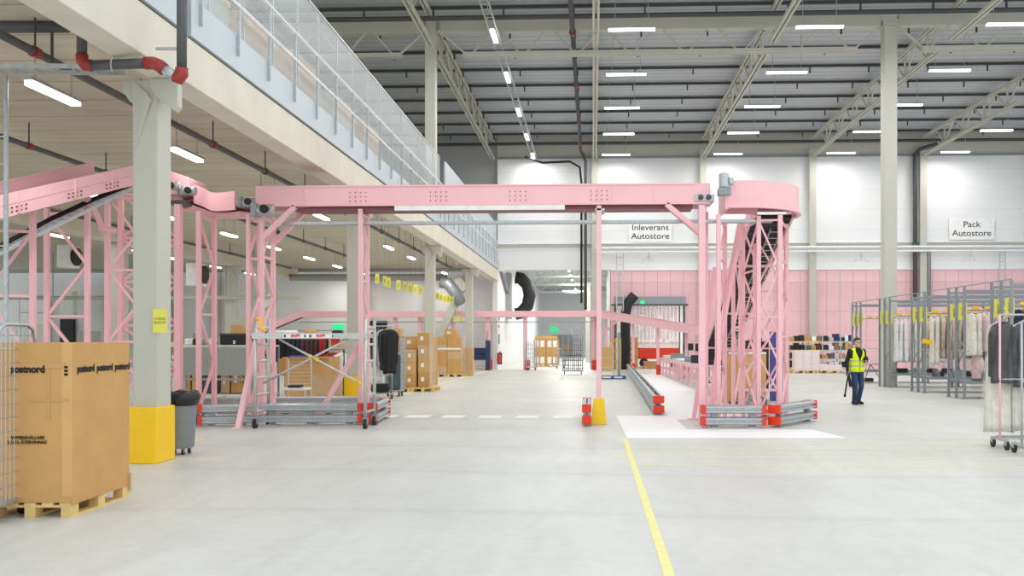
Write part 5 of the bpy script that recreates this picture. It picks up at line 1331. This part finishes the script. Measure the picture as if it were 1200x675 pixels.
# ================================================================= GARMENTS
def garment_mesh(W, L, T, seed, shape='jacket', folds=5):
    """a garment hanging from a hanger at the origin; width along local X, thickness along local Y, hanging down from z=0"""
    r = random.Random(seed); mb = MB(); nz, nt = 14, 28
    ph = [r.uniform(0, 6.28) for _ in range(4)]
    for i in range(nz+1):
        v = i/nz; z = -.03-L*v
        if v < .12: w = W*(.28+.72*math.sin(min(1, v/.12)*math.pi/2)); z = -.0-.10*(v/.12)
        else: w = W*(1.0-(.06*math.sin((v-.12)*3.2) if shape == 'jacket' else -.25*(v-.12)) ); z = -.10-(L-.10)*(v-.12)/.88
        th = T*(.45+.55*min(1, v/.2))*(1 if shape == 'jacket' else .8+.5*v)
        for k in range(nt):
            a = 2*math.pi*k/nt; amp = .10*min(1, v*1.5)
            f = 1+amp*math.sin(folds*a+ph[0]+1.2*v)+.5*amp*math.sin((folds*2+1)*a+ph[1])
            ca, sa = math.cos(a), math.sin(a)
            x = w/2*math.copysign(abs(ca)**.8, ca)*f; y = th/2*math.copysign(abs(sa)**.8, sa)*f
            y += .02*math.sin(3*v+ph[2])
            if i == nz: z2 = z+.02*math.sin(2*a+ph[3])
            else: z2 = z
            mb.v.append(Vector((x, y, z2)))
    for i in range(nz):
        for k in range(nt):
            k2 = (k+1) % nt; mb.f.append((i*nt+k2, i*nt+k, (i+1)*nt+k, (i+1)*nt+k2))
    mb.f.append(tuple(range(nt))); mb.f.append(tuple(reversed([nz*nt+k for k in range(nt)])))
    return mb
def sleeve(mb, sx, W, L, T):
    pts = [(sx*W*.44, 0, -.09), (sx*(W*.52), 0, -.22), (sx*(W*.53), .01, -.42), (sx*(W*.51), .03, -L)]
    mb.tube(pts, .06, 10, rs=[.05, .065, .055, .045]); return mb
def hanger_mesh(W):
    return MB().tube([(-W*.42, 0, -.09), (-W*.2, 0, -.03), (0, 0, 0), (W*.2, 0, -.03), (W*.42, 0, -.09)], .008, 6)
def hook_mesh():
    return MB().tube([(0, 0, 0), (0, 0, .05), (.02, 0, .075), (.015, 0, .1), (-.005, 0, .105), (-.015, 0, .09)], .004, 5)
CN = {'cloth_charcoal': 'charcoal', 'cloth_black': 'black', 'cloth_beige': 'beige', 'cloth_brown': 'brown', 'cloth_cream': 'cream', 'cloth_pink': 'pale pink', 'cloth_grey': 'grey',
      'cloth_navy': 'navy', 'cloth_plum': 'plum', 'cloth_white': 'white', 'cloth_teal': 'grey green', 'cloth_red': 'red'}
protos = {}
def garment(label, x, y, z, rz, m, kind='jacket', L=.75, W=.46, T=.12, cover=0, seed=0, group=None, cat='garment'):
    key = (m, kind, round(L, 1), seed % 3, cover)
    if key not in protos:
        t = thing('hanging_garment', label, cat, (0, 0, 0), group)
        bm_ = garment_mesh(W, L, T, seed, kind, 5+seed % 3)
        b = bm_.build('cloth_body', m, t, smooth=True)
        if kind == 'jacket':
            for sx in (-1, 1): sleeve(MB(), sx, W, L*.8, T).build('sleeve', m, t, smooth=True)
        hanger_mesh(W).build('hanger', 'wood', t, smooth=True); hook_mesh().build('hook', 'galv', t)
        if cover:
            garment_mesh(W*1.12, L*1.15+cover, T*1.25, seed+9, 'dress', 7).build('plastic_cover', 'film', t, smooth=True)
        protos[key] = t; o = t
    else:
        o = dup(protos[key], (0, 0, 0), 0, label, group)
    o.location = (x, y, z-.1); o.rotation_euler = (0, 0, rz); o['label'] = label
    if group: o['group'] = group
    return o

# ================================================================= GARMENT RACKS (right)
rr_ = random.Random(11)
rowY = [24.45, 27.5, 30.75, 34.3, 38.0]
rown = ['nearest', 'second', 'third', 'fourth', 'farthest']
RX = 10.88
palette = [['cloth_navy', 'cloth_charcoal', 'cloth_navy', 'cloth_black', 'cloth_charcoal', 'cloth_grey'],
           ['cloth_cream', 'cloth_pink', 'cloth_pink', 'cloth_brown', 'cloth_brown', 'cloth_cream', 'cloth_cream', 'cloth_navy', 'cloth_navy', 'cloth_charcoal'],
           ['cloth_cream', 'cloth_beige', 'cloth_beige', 'cloth_grey', 'cloth_black', 'cloth_plum', 'cloth_pink', 'cloth_pink', 'cloth_grey', 'cloth_cream'],
           ['cloth_white', 'cloth_white', 'cloth_cream', 'cloth_beige', 'cloth_white', 'cloth_grey'],
           ['cloth_white', 'cloth_grey', 'cloth_white', 'cloth_white']]
for r_, y0 in enumerate(rowY):
    XE = 17.4
    xs_ = [RX, RX+2.7, RX+5.4]
    for k, x in enumerate(xs_):
        if k == 0: t = thing('garment_rack', 'grey steel garment rack row with hanging rails right of the person, %s row' % rown[r_], 'garment rack', (x, y0+.6, 0), 'rows of garment racks')
        for yy in (0, .6, 1.2):
            MB().box(x-.035, x+.035, y0+yy-.03, y0+yy+.03, 0, 3.3).build('post', 'rackgrey', t)
            MB().box(x-.07, x+.07, y0+yy-.07, y0+yy+.07, 0, .012).build('foot_plate', 'rackgrey', t)
        for k2 in range(5):
            z = .25+.6*k2
            for h_ in (0, 1):
                ya, yb = (y0+.6*h_, y0+.6*h_+.6); 
                if k2 % 2: ya, yb = yb, ya
                MB().bar((x, ya, z), (x, yb, z+.6), .018, .018).build('diagonal_bar', 'rackgrey', t)
        if k == 0 or r_ < 2:
            for q, yy in enumerate((.22, .88)):
                ts = thing('rack_sign', 'tall yellow location sign on the %s rack row, frame %s, %s side' % (rown[r_], ORD[k], ['near', 'far'][q]), 'sign', (x, y0+yy, 2.4), 'yellow signs on the garment racks')
                wv = .19
                MB().box(x-.1, x+.1+wv*.2, y0+yy-.075, y0+yy-.06, 2.34, 2.84).build('sheet', 'yellowsign', ts)
                MB().box(x-.02, x+.03, y0+yy-.08, y0+yy-.075, 2.46, 2.72).build('print', 'faint', ts)
    for yy in (0, 1.2):
        for z in (.45, 3.14): MB().box(RX+.04, XE, y0+yy-.02, y0+yy+.02, z, z+.07).build('beam', 'rackgrey', t)
    for yy in (.3, .9):
        MB().cyl((RX+.04, y0+yy, 2.64), (XE, y0+yy, 2.64), .02, 8).build('hanging_rail', 'galv', t)
        MB().cyl((RX+.04, y0+yy, 1.42), (XE, y0+yy, 1.42), .02, 8).build('hanging_rail', 'galv', t)
    for q in range(3): MB().box(XE-.06, XE, y0+.6*q-.03, y0+.6*q+.03, 0, 3.3).build('end_post', 'rackgrey', t)
    if r_ < 4:
        pl_ = palette[r_]; x = RX+.32; k = 0
        lim = {0: 12.4, 1: 14.4, 2: 15.4, 3: 14.6}[r_]
        while x < lim:
            m = pl_[min(len(pl_)-1, k//2)] if r_ else pl_[k % len(pl_)]
            long_ = m in ('cloth_cream', 'cloth_black', 'cloth_plum', 'cloth_white')
            cov = .2 if rr_.random() < .45 else 0
            garment('%s %s in the %s rack row, %s from the left' % (CN[m], 'long dress' if long_ else 'jacket', rown[r_], ORD[k] if k < 20 else 'last'),
                    x, y0+.3+rr_.uniform(-.03, .03), 2.64, math.pi/2+rr_.uniform(-.25, .25), m, 'dress' if long_ else 'jacket', (1.6 if long_ else 1.4) if r_ != 1 else (1.25 if long_ else 1.1), seed=k, cover=cov, group='clothes in the %s rack row' % rown[r_])
            x += rr_.uniform(.15, .21); k += 1
        # shorter ones below
        x = RX+.5; k = 0
        while x < lim-.2 and r_ in (1,):
            m = ['cloth_pink', 'cloth_white', 'cloth_cream', 'cloth_pink', 'cloth_white'][k % 5]
            garment('%s garment on the lower rail of the %s rack row, %s from the left' % (CN[m], rown[r_], ORD[k]), x, y0+.32, 1.40, math.pi/2+rr_.uniform(-.3, .3), m, 'jacket', .7, seed=k+1, cover=.2, group='clothes on the lower rail, %s row' % rown[r_])
            x += rr_.uniform(.24, .34); k += 1
    # shoe boxes or bins on the bottom beams
    for k in range(4 if r_ < 4 else 0):
        x = RX+.6+.55*k; tag(MB().cbox((x, y0+.45, .52+.1), .32, .3, .16, rr_.uniform(-.1, .1)).build('shoe_box', ['dark', 'cloth_grey', 'dark', 'cloth_plum'][k], bevel=.01),
                             'small dark box on the bottom beams of the %s rack row, %s' % (rown[r_], ORD[k]), 'box', 'boxes at the foot of the racks')
    MB().box(RX+.1, XE-.1, y0+.05, y0+1.15, .505, .53).build('bottom_shelf', 'galvd', t)
    # yellow clips: row of yellow markers above the garments
    for k in range(5 if r_ < 4 else 3):
        x = RX+.35+.36*k; o = MB().box(x, x+.2, y0+.26, y0+.29, 2.66, 2.74).build('rail_marker', 'yellow')
        tag(o, 'small yellow marker on the rail of the %s rack row, %s from the left' % (rown[r_], ORD[k]), 'marker', 'yellow rail markers')
t = thing('tie_rod', 'thin rod linking the tops of the garment rack frames', 'rod', (RX, 31, 3.3))
MB().cyl((RX, rowY[0], 3.32), (RX, rowY[-1]+1.2, 3.32), .015, 6).build('rod', 'rackgrey', t)
tag(MB().bar((RX-.08, 30.68, 1.72), (RX+.2, 30.68, 1.66), .1, .14).build('corner_guard', 'yellow'), 'small yellow guard on the third rack row frame', 'guard')
# conveyor-like trolley far left of racks behind the person
t = thing('low_cart', 'low metal cart behind the person, left of the tall hall column', 'cart', (XY(1020, 38), 38, 0))
x0, x1 = XY(1012, 38), XY(1034, 38)
MB().box(x0, x1, 38, 38.6, .75, .8).build('top', 'galv', t)
for x in (x0, x1): MB().bar((x, 38, .05), ((x0+x1)/2, 38.3, .75), .03, .03).build('leg', 'galvd', t)
MB().box(x0+.1, x0+.4, 38, 38.4, .05, .2).build('foot_block', 'dark', t)

# ---- garment trolley at the right edge, cut by the frame
def garment_trolley(name_label, cx, cy, rz, W, Hh, items, colour='galv', label2=''):
    t = thing('garment_trolley', name_label, 'garment trolley', (0, 0, 0))
    for x in (-W/2, W/2):
        MB().cyl((x, 0, .15), (x, 0, Hh), .018, 10).build('upright', 'pink' if colour == 'pink' else colour, t, smooth=True)
        MB().box(x-.03, x+.03, -.28, .28, .13, .17).build('foot_bar', 'galv', t, bevel=.005)
        for y in (-.25, .25):
            w = MB().lathe((x, y, .075), [(.03, -.018), (.075, -.016), (.075, .016), (.03, .018)], 18, 'X').build('wheel', 'dark', t)
            MB().box(x-.025, x+.025, y-.03, y+.03, .075, .14).build('fork', 'galv', w)
    MB().cyl((-W/2, 0, Hh), (W/2, 0, Hh), .016, 8).build('top_rail', 'galv', t, smooth=True)
    MB().cyl((-W/2, 0, 1.1), (W/2, 0, 1.1), .012, 8).build('middle_rail', 'galv', t)
    MB().cyl((-W/2, 0, .16), (W/2, 0, .16), .015, 8).build('bottom_rail', 'galv', t)
    t.location = (cx, cy, 0); t.rotation_euler = (0, 0, rz); return t
Yg = 14.9
x0 = XY(1171, Yg)
garment_trolley('wheeled clothes rail with bagged dark jackets cut by the right edge', x0+.75, Yg-.02, .0, 1.5, 2.12, None, 'pink')
M['darkfilm'] = mat('black_garment_bag', (34, 34, 38), .35, var=.25, scale=7, bump=.6)
M['veil'] = film('clear_dress_cover', (250, 250, 250), .17)
M['veil2'] = film('thin_clear_cover', (250, 250, 250), .05)
def bagged(label, x, y, z, rz, L, W, m='darkfilm', under=True):
    t = thing('garment_bag', label, 'garment bag', (0, 0, 0), 'bagged clothes on the wheeled rail')
    garment_mesh(W, L, .2, int(x*10) % 7, 'jacket', 6).build('bag', m, t, smooth=True)
    for sx in (-1, 1): sleeve(MB(), sx, W*.9, L*.9, .1).build('bag_side', m, t, smooth=True)
    garment_mesh(W*1.18, L*1.05, .25, 3, 'dress', 8).build('clear_cover', 'veil2', t, smooth=True)
    hanger_mesh(W).build('hanger', 'label', t); hook_mesh().build('hook', 'galv', t)
    t.location = (x, y, z-.1); t.rotation_euler = (0, 0, rz); return t
bagged('dark bagged jacket at the left end of the wheeled clothes rail', x0+.1, Yg+.1, 2.12, .35, .98, .44)
bagged('dark bagged jacket second on the wheeled clothes rail', x0+.5, Yg+.2, 2.12, .5, 1.05, .5)
bagged('dark bagged jacket third on the wheeled clothes rail', x0+.85, Yg+.1, 2.12, .7, 1.0, .5)
def dress(label, x, y, z, rz, L, W, seed):
    t = thing('long_dress', label, 'dress', (0, 0, 0), 'pale dresses on the wheeled rail')
    garment_mesh(W, L, .2, seed, 'dress', 9).build('cloth_body', 'cloth_cream', t, smooth=True)
    garment_mesh(W*1.25, L*.99, .28, seed+2, 'dress', 7).build('clear_cover', 'veil', t, smooth=True)
    hanger_mesh(W).build('hanger', 'label', t); hook_mesh().build('hook', 'galv', t)
    t.location = (x, y, z-.1); t.rotation_euler = (0, 0, rz); return t
dress('long pale dress in clear cover hanging behind the leftmost dark bag', x0+.14, Yg+.32, 2.12, .2, 1.78, .36, 5)
dress('long pale dress in clear cover behind the second dark bag', x0+.55, Yg+.36, 2.12, .3, 1.75, .4, 8)
tag(MB().cbox((x0+.6, Yg+.3, .15), .9, .4, .03).build('base_board', 'galv', bevel=.01), 'grey base board lying on the wheeled clothes rail', 'board')
# second trolley: only its wheel and edge reach into the picture
garment_trolley('second wheeled clothes rail at the right edge, nearer to the viewer', XY(1197, 14.0)+.05+.6, 14.1, 0, 1.2, 2.0, None)

# ---- garments in the left background
YG = 29.0
t = thing('clothes_rail', 'long clothes rail full of dark garments behind the scaffold', 'clothes rail', (XY(350, YG), YG, 0))
MB().cyl((XY(300, YG), YG, 2.05), (XY(402, YG), YG, 2.05), .02, 8).build('top_rail', 'galv', t)
for px in (300, 334, 357.5, 402):
    MB().cyl((XY(px, YG), YG, 0), (XY(px, YG), YG, 2.05), .025, 8).build('upright', 'red' if px == 357.5 else 'galvd', t)
seq = ['cloth_black', 'cloth_charcoal', 'cloth_white', 'cloth_charcoal', 'cloth_black', 'cloth_black', 'cloth_charcoal', 'cloth_black', 'cloth_charcoal', 'cloth_navy', 'cloth_navy', 'cloth_plum', 'cloth_plum', 'cloth_plum', 'cloth_plum', 'cloth_red', 'cloth_black', 'cloth_beige', 'cloth_beige']
for k, m in enumerate(seq):
    px = 304+k*5.3
    garment('%s garment on the long rail behind the scaffold, %s from the left' % (CN[m], ORD[k]), XY(px, YG), YG, 2.05, .9 if k < 16 else .4, m, 'jacket' if k < 16 else 'dress', .9 if k < 16 else 1.5, seed=k, group='clothes behind the scaffold')
# lower pile of garments with red items
for k, (px, m) in enumerate([(388, 'cloth_red'), (392, 'cloth_plum'), (396, 'cloth_red'), (400, 'cloth_white')]):
    garment('%s garment hanging low behind the scaffold brace, %s from the left' % (CN[m], ORD[k]), XY(px, YG-.6), YG-.6, 1.45, .8, m, 'jacket', .8, seed=k+2, group='low garments behind the scaffold')
t = thing('clothes_rail', 'short low clothes rail beside the second deck column', 'clothes rail', (XY(392, YG-.6), YG-.6, 0))
MB().cyl((XY(384, YG-.6), YG-.6, 1.45), (XY(403, YG-.6), YG-.6, 1.45), .018, 8).build('top_rail', 'galvd', t)
for px in (384, 403): MB().cyl((XY(px, YG-.6), YG-.6, 0), (XY(px, YG-.6), YG-.6, 1.45), .022, 8).build('upright', 'dark', t)
# garment trolley right of the scaffold
gt = G(450, 463)
Yt = 27.0
xa_, xb_ = XY(432, Yt), XY(459, Yt)
garment_trolley('garment trolley on castors right of the scaffold', (xa_+xb_)/2, Yt, .15, xb_-xa_, 2.15, None)
tt = [('cloth_grey', 'jacket', 1.2), ('cloth_white', 'dress', 1.6), ('cloth_charcoal', 'jacket', 1.1), ('cloth_grey', 'jacket', 1.1), ('cloth_charcoal', 'jacket', 1.2), ('cloth_black', 'jacket', 1.3)]
for k, (m, kd, L) in enumerate(tt):
    u_ = (k+.6)/(len(tt)); x = xa_+(xb_-xa_)*u_
    garment('%s %s on the garment trolley right of the scaffold, %s from the left' % (CN[m], 'long garment' if kd == 'dress' else 'coat', ORD[k]), x, Yt+.15*(u_-.5)*.6, 2.15, .9, m, kd, L, seed=k, cover=.1 if m in ('cloth_white', 'cloth_grey') else 0, group='clothes on the garment trolley')
tag(MB().cbox(((xa_+xb_)/2, Yt, .32), xb_-xa_-.15, .4, .26, .15).build('floor_bag', 'cloth_black', bevel=.08), 'black bag lying on the base of the garment trolley', 'bag')
tag(MB().cbox((XY(463, 27.6), 27.6, 1.0), .16, .14, .5).build('orange_tag', 'yellow', bevel=.01), 'orange tag board hanging right of the garment trolley', 'tag') if False else None
c = crate_cage('roll_cage', 'narrow wire cage with grey cloth between garment trolley and cartons', .5, .6, 1.85, dense=True, top='sq', wr=.008); at(c, XY(463, 28.4), 28.4, 0)
tag(MB().cbox((XY(463, 28.4), 28.4, .2+.55), .36, .4, 1.08).build('cloth_stack', 'cloth_teal', bevel=.06), 'stack of grey green cloth inside the narrow wire cage', 'cloth')
# roof of small black items near doorway: monitor frame
t = thing('monitor_stand', 'dark framed screen on a stand above the garment trolley', 'monitor', (XY(438, 36), 36, 0))
MB().cyl((XY(438, 36), 36, 0), (XY(438, 36), 36, 2.1), .03, 8).build('stand', 'galvd', t); MB().box(XY(433.5, 36), XY(441, 36), 35.96, 36, 2.05, 2.5).build('screen', 'dark', t); MB().cbox((XY(438, 36), 36, .015), .5, .5, .03).build('foot', 'galvd', t)
# ================================================================= PERSON
# built in metres facing local -Y (towards the viewer); left/right are the viewer's
gpn = G(1003.5, 474)
def remesh(o, vs=.012, sm=2):
    m = o.modifiers.new('remesh', 'REMESH'); m.mode = 'VOXEL'; m.voxel_size = vs; m.use_smooth_shade = True
    s = o.modifiers.new('smooth', 'SMOOTH'); s.factor = .6; s.iterations = sm; return o
def ell(mb, c, rx, ry, rz, n=16, m=10):
    b = len(mb.v); c = Vector(c)
    for i in range(m+1):
        t = math.pi*i/m
        for k in range(n):
            a = 2*math.pi*k/n; mb.v.append(c+Vector((rx*max(.001, math.sin(t))*math.cos(a), ry*max(.001, math.sin(t))*math.sin(a), rz*math.cos(t))))
    for i in range(m):
        for k in range(n):
            k2 = (k+1) % n; mb.f.append((b+i*n+k2, b+i*n+k, b+(i+1)*n+k, b+(i+1)*n+k2))
    mb.f.append(tuple(b+k for k in range(n))); mb.f.append(tuple(reversed([b+m*n+k for k in range(n)])))
def limb(mb, pts, rs, n=14):
    P_ = []; R_ = []
    for i in range(len(pts)-1):
        for q in range(4):
            u_ = q/4; P_.append(Vector(pts[i]).lerp(Vector(pts[i+1]), u_)); R_.append(rs[i]+(rs[i+1]-rs[i])*u_)
    P_.append(Vector(pts[-1])); R_.append(rs[-1])
    mb.tube(P_, .1, n, rs=R_); ell(mb, pts[0], rs[0], rs[0], rs[0], 12, 8); ell(mb, pts[-1], rs[-1], rs[-1], rs[-1], 12, 8)
def loft(mb, rings, n=24):
    b = len(mb.v)
    for (cx, cy, z, rx, ry) in rings:
        for k in range(n):
            a = 2*math.pi*k/n; mb.v.append(Vector((cx+rx*math.cos(a), cy+ry*math.sin(a), z)))
    for i in range(len(rings)-1):
        for k in range(n):
            k2 = (k+1) % n; mb.f.append((b+i*n+k, b+i*n+k2, b+(i+1)*n+k2, b+(i+1)*n+k))
    mb.f.append(tuple(b+k for k in reversed(range(n)))); mb.f.append(tuple(b+(len(rings)-1)*n+k for k in range(n)))
pr = thing('person', 'person in yellow safety vest, black top and jeans walking with folded stand in hand', 'person', (0, 0, 0))
# joints (local): mid stride
hipL, kneeL, ankL = (-.095, 0, .93), (-.105, -.10, .52), (-.10, -.03, .10)     # viewer-left leg, slightly forward
hipR, kneeR, ankR = (.095, .0, .93), (.105, -.05, .51), (.11, .10, .11)
shL, elL, wrL = (-.20, .01, 1.44), (-.27, .05, 1.16), (-.30, -.03, .90)
shR, elR, wrR = (.20, .01, 1.44), (.27, .04, 1.17), (.14, -.24, 1.17)
neck = (0, 0, 1.5); head = (.005, -.03, 1.665)
body = MB()
loft(body, [(0, 0, .90, .15, .10), (0, 0, 1.0, .155, .105), (0, 0, 1.12, .14, .10), (0, 0, 1.28, .165, .11), (0, .0, 1.40, .175, .11), (0, .0, 1.47, .13, .09), (0, 0, 1.5, .07, .065)])
limb(body, [(0, .0, 1.45), (0, -.015, 1.58)], [.062, .056])
# head
loft(body, [(0, -.075, 1.545, .03, .03), (0, -.055, 1.56, .052, .055), (0, -.035, 1.60, .066, .08), (0, -.025, 1.65, .074, .092), (0, -.02, 1.70, .077, .097), (0, -.01, 1.745, .07, .088), (0, -.005, 1.775, .045, .06), (0, -.005, 1.787, .015, .02)])
limb(body, [(0, -.108, 1.665), (0, -.128, 1.635)], [.010, .016], 10)
for s in (-1, 1): ell(body, (s*.078, -.005, 1.655), .012, .02, .032, 10, 8)
limb(body, [(-.02, -.108, 1.597), (.02, -.108, 1.597)], [.009, .009], 8)
for (sh, el, wr) in ((shL, elL, wrL), (shR, elR, wrR)): limb(body, [sh, el, wr], [.05, .038, .027])
for (h, k, a) in ((hipL, kneeL, ankL), (hipR, kneeR, ankR)): limb(body, [h, k, a], [.08, .055, .035])
# hands
def hand(mb, w, d, side, palm_up, curl=.7, fl=1.0):
    w = Vector(w); d = Vector(d).normalized(); side = Vector(side).normalized(); nrm = d.cross(side).normalized()*palm_up
    pc = w+d*.05; 
    for k in range(4):
        base = w+d*.02+side*(k-1.5)*.012
        limb(mb, [base, w+d*.085+side*(k-1.5)*.020], [.015, .0115], 8)
        b = w+d*.088+side*(k-1.5)*.0205; L_ = [.072, .082, .078, .06][k]*fl
        j1 = b+(d*math.cos(curl*.5)+nrm*math.sin(curl*.5))*L_*.45; j2 = j1+(d*math.cos(curl*1.5)+nrm*math.sin(curl*1.5))*L_*.32; j3 = j2+(d*math.cos(curl*2.3)+nrm*math.sin(curl*2.3))*L_*.25
        limb(mb, [b, j1, j2, j3], [.0095, .009, .0082, .0072], 8)
    tb = w+d*.03-side*.03; t1 = tb-side*.028+d*.028+nrm*.012; t2 = t1+d*.03+nrm*.018+side*.004
    limb(mb, [w+d*.015-side*.012, tb, t1, t2], [.015, .013, .011, .009], 8)
hand(body, wrL, (-.02, -.05, -1), (0, -1, .05), 1, 1.1)
hand(body, wrR, (-.75, -.55, .22), (.0, .35, .9), -1, .8)
bo = body.build('body', 'skin', pr); remesh(bo, .0085, 2)
# face details
for s in (-1, 1):
    e = MB(); ell(e, (s*.031, -.108, 1.668), .011, .007, .008, 12, 8); e.build('eye', 'dark', pr, smooth=True)
g_ = MB()
for s in (-1, 1):
    g_.tube([(s*.034+.024*math.cos(a), -.121, 1.667+.017*math.sin(a)) for a in [2*math.pi*k/12 for k in range(13)]], .0025, 5)
    g_.tube([(s*.058, -.12, 1.672), (s*.083, -.03, 1.672), (s*.083, .0, 1.665)], .0025, 5)
g_.tube([(-.012, -.122, 1.67), (.012, -.122, 1.67)], .0025, 5)
g_.build('glasses', 'dark', pr)
h_ = MB()
loft(h_, [(0, .035, 1.60, .062, .06), (0, .022, 1.65, .079, .082), (0, .012, 1.70, .084, .092), (0, -.004, 1.735, .085, .1), (0, -.012, 1.765, .074, .095), (0, -.012, 1.795, .05, .066), (0, -.01, 1.808, .02, .03)])
ho = h_.build('hair', 'hair', pr); remesh(ho, .01, 1)
be = MB(); loft(be, [(0, -.078, 1.535, .03, .034), (0, -.062, 1.556, .056, .06), (0, -.052, 1.585, .066, .07)]); 
# clothes
sw = MB()
loft(sw, [(0, 0, .93, .165, .115), (0, 0, 1.0, .168, .118), (0, 0, 1.12, .155, .112), (0, 0, 1.28, .178, .122), (0, .0, 1.40, .19, .122), (0, .0, 1.47, .145, .10), (0, 0, 1.515, .078, .076), (0, -.005, 1.545, .066, .066)])
for (sh, el, wr) in ((shL, elL, wrL), (shR, elR, wrR)): limb(sw, [sh, el, wr], [.066, .054, .038])
so = sw.build('black_top', 'blackcloth', pr); remesh(so, .011, 2)
je = MB()
loft(je, [(0, 0, .84, .16, .12), (0, 0, .92, .168, .122), (0, 0, 1.0, .166, .118)])
limb(je, [hipL, kneeL, (-.10, -.03, .09)], [.098, .072, .058]); limb(je, [hipR, kneeR, (.11, .10, .10)], [.098, .072, .058])
jo = je.build('jeans', 'jeans', pr); remesh(jo, .011, 2)
for s, a, lift in ((-1, ankL, 0), (1, ankR, .0)):
    sh_ = MB(); limb(sh_, [(a[0], a[1]+.05, .055), (a[0]+s*.01, a[1]-.08, .05), (a[0]+s*.02, a[1]-.17, .04)], [.05, .048, .036])
    o_ = sh_.build('shoe', 'dark', pr); remesh(o_, .009, 1)
# vest: front and back with V neck
def vest_ring(z, t0, t1):
    pass
vm = MB(); n = 40
levels = [(.88, .205, .155), (.95, .205, .152), (1.05, .198, .148), (1.15, .196, .145), (1.25, .205, .148), (1.33, .21, .148), (1.40, .205, .142), (1.45, .185, .128), (1.49, .14, .11), (1.52, .10, .09)]
# V opening: front half angle grows with height above z=1.18
grid = []
for z, rx, ry in levels:
    op = .04 if z < 1.20 else .04+(z-1.20)*2.3
    row = []
    for k in range(n+1):
        a = -math.pi/2+op+(2*math.pi-2*op)*k/n
        row.append(Vector((rx*math.cos(a), ry*math.sin(a)-.0, z)))
    grid.append(row)
for r in grid: vm.v += r
for i in range(len(grid)-1):
    for k in range(n):
        z = levels[i][0]; a = grid[i][k]; side = abs(a.x) > .17 and z >= 1.25 and z < 1.42
        if side: continue
        vm.f.append((i*(n+1)+k, i*(n+1)+k+1, (i+1)*(n+1)+k+1, (i+1)*(n+1)+k))
vo = vm.build('safety_vest', 'vest', pr, smooth=True)
sd_ = vo.modifiers.new('solid', 'SOLIDIFY'); sd_.thickness = .006; sd_.offset = 1
for z, rx, ry in ((1.02, .203, .153), (1.16, .200, .150)):
    rb = MB()
    for k in range(n+1):
        a = -math.pi/2+.06+(2*math.pi-.12)*k/n
        rb.v += [Vector(((rx+.006)*math.cos(a), (ry+.006)*math.sin(a), z)), Vector(((rx+.006)*math.cos(a), (ry+.006)*math.sin(a), z+.045))]
    for k in range(n): rb.f.append((2*k, 2*k+2, 2*k+3, 2*k+1))
    rb.build('reflective_band', 'reflect', pr, smooth=True)
pr.location = (gpn.x, gpn.y-.05, -.0); pr.rotation_euler = (0, 0, math.radians(16))
pr.scale = (1.0, 1.0, 1.0)
rot = Matrix.Rotation(math.radians(16), 3, 'Z')
def pl_(v): return Vector(pr.location)+rot @ Vector(v)
# phone in the hand, stand in the other hand
hp = pl_((.075, -.30, 1.225))
t = thing('hand_scanner', 'black hand scanner held up in the person left hand', 'scanner', tuple(hp))
MB().cbox(hp, .07, .13, .06, .6).build('body', 'dark', t, bevel=.008); MB().cbox(hp+Vector((-.0, -.03, .045)), .085, .07, .06, .6).build('head', 'dark', t, bevel=.01)
hc = pl_((-.31, -.05, .81))
t = thing('folded_stand', 'black folded tripod stand carried in the hand of the person in the vest', 'tripod stand', tuple(hc))
mb = MB(); mb.cyl(hc+Vector((.03, 0, .06)), hc+Vector((-.06, .02, -.52)), .022, 8); mb.build('leg', 'dark', t)
MB().cyl(hc+Vector((.03, 0, .02)), hc+Vector((.19, -.05, -.58)), .022, 8).build('leg', 'dark', t)
MB().cyl(hc+Vector((.03, 0, .02)), hc+Vector((.07, .0, -.33)), .03, 8).build('leg', 'dark', t)
MB().cbox(hc+Vector((.02, 0, .02)), .10, .07, .08).build('hinge', 'purlin', t, bevel=.01)
MB().cyl(hc+Vector((-.06, .02, -.52)), hc+Vector((-.07, .02, -.6)), .032, 8).build('foot', 'dark', t)
MB().cyl(hc+Vector((.19, -.05, -.58)), hc+Vector((.21, -.055, -.64)), .032, 8).build('foot', 'dark', t)
# ---------------------------------------------------------------- tidy up helper values
for o in bpy.data.objects:
    if '_o' in o: del o['_o']
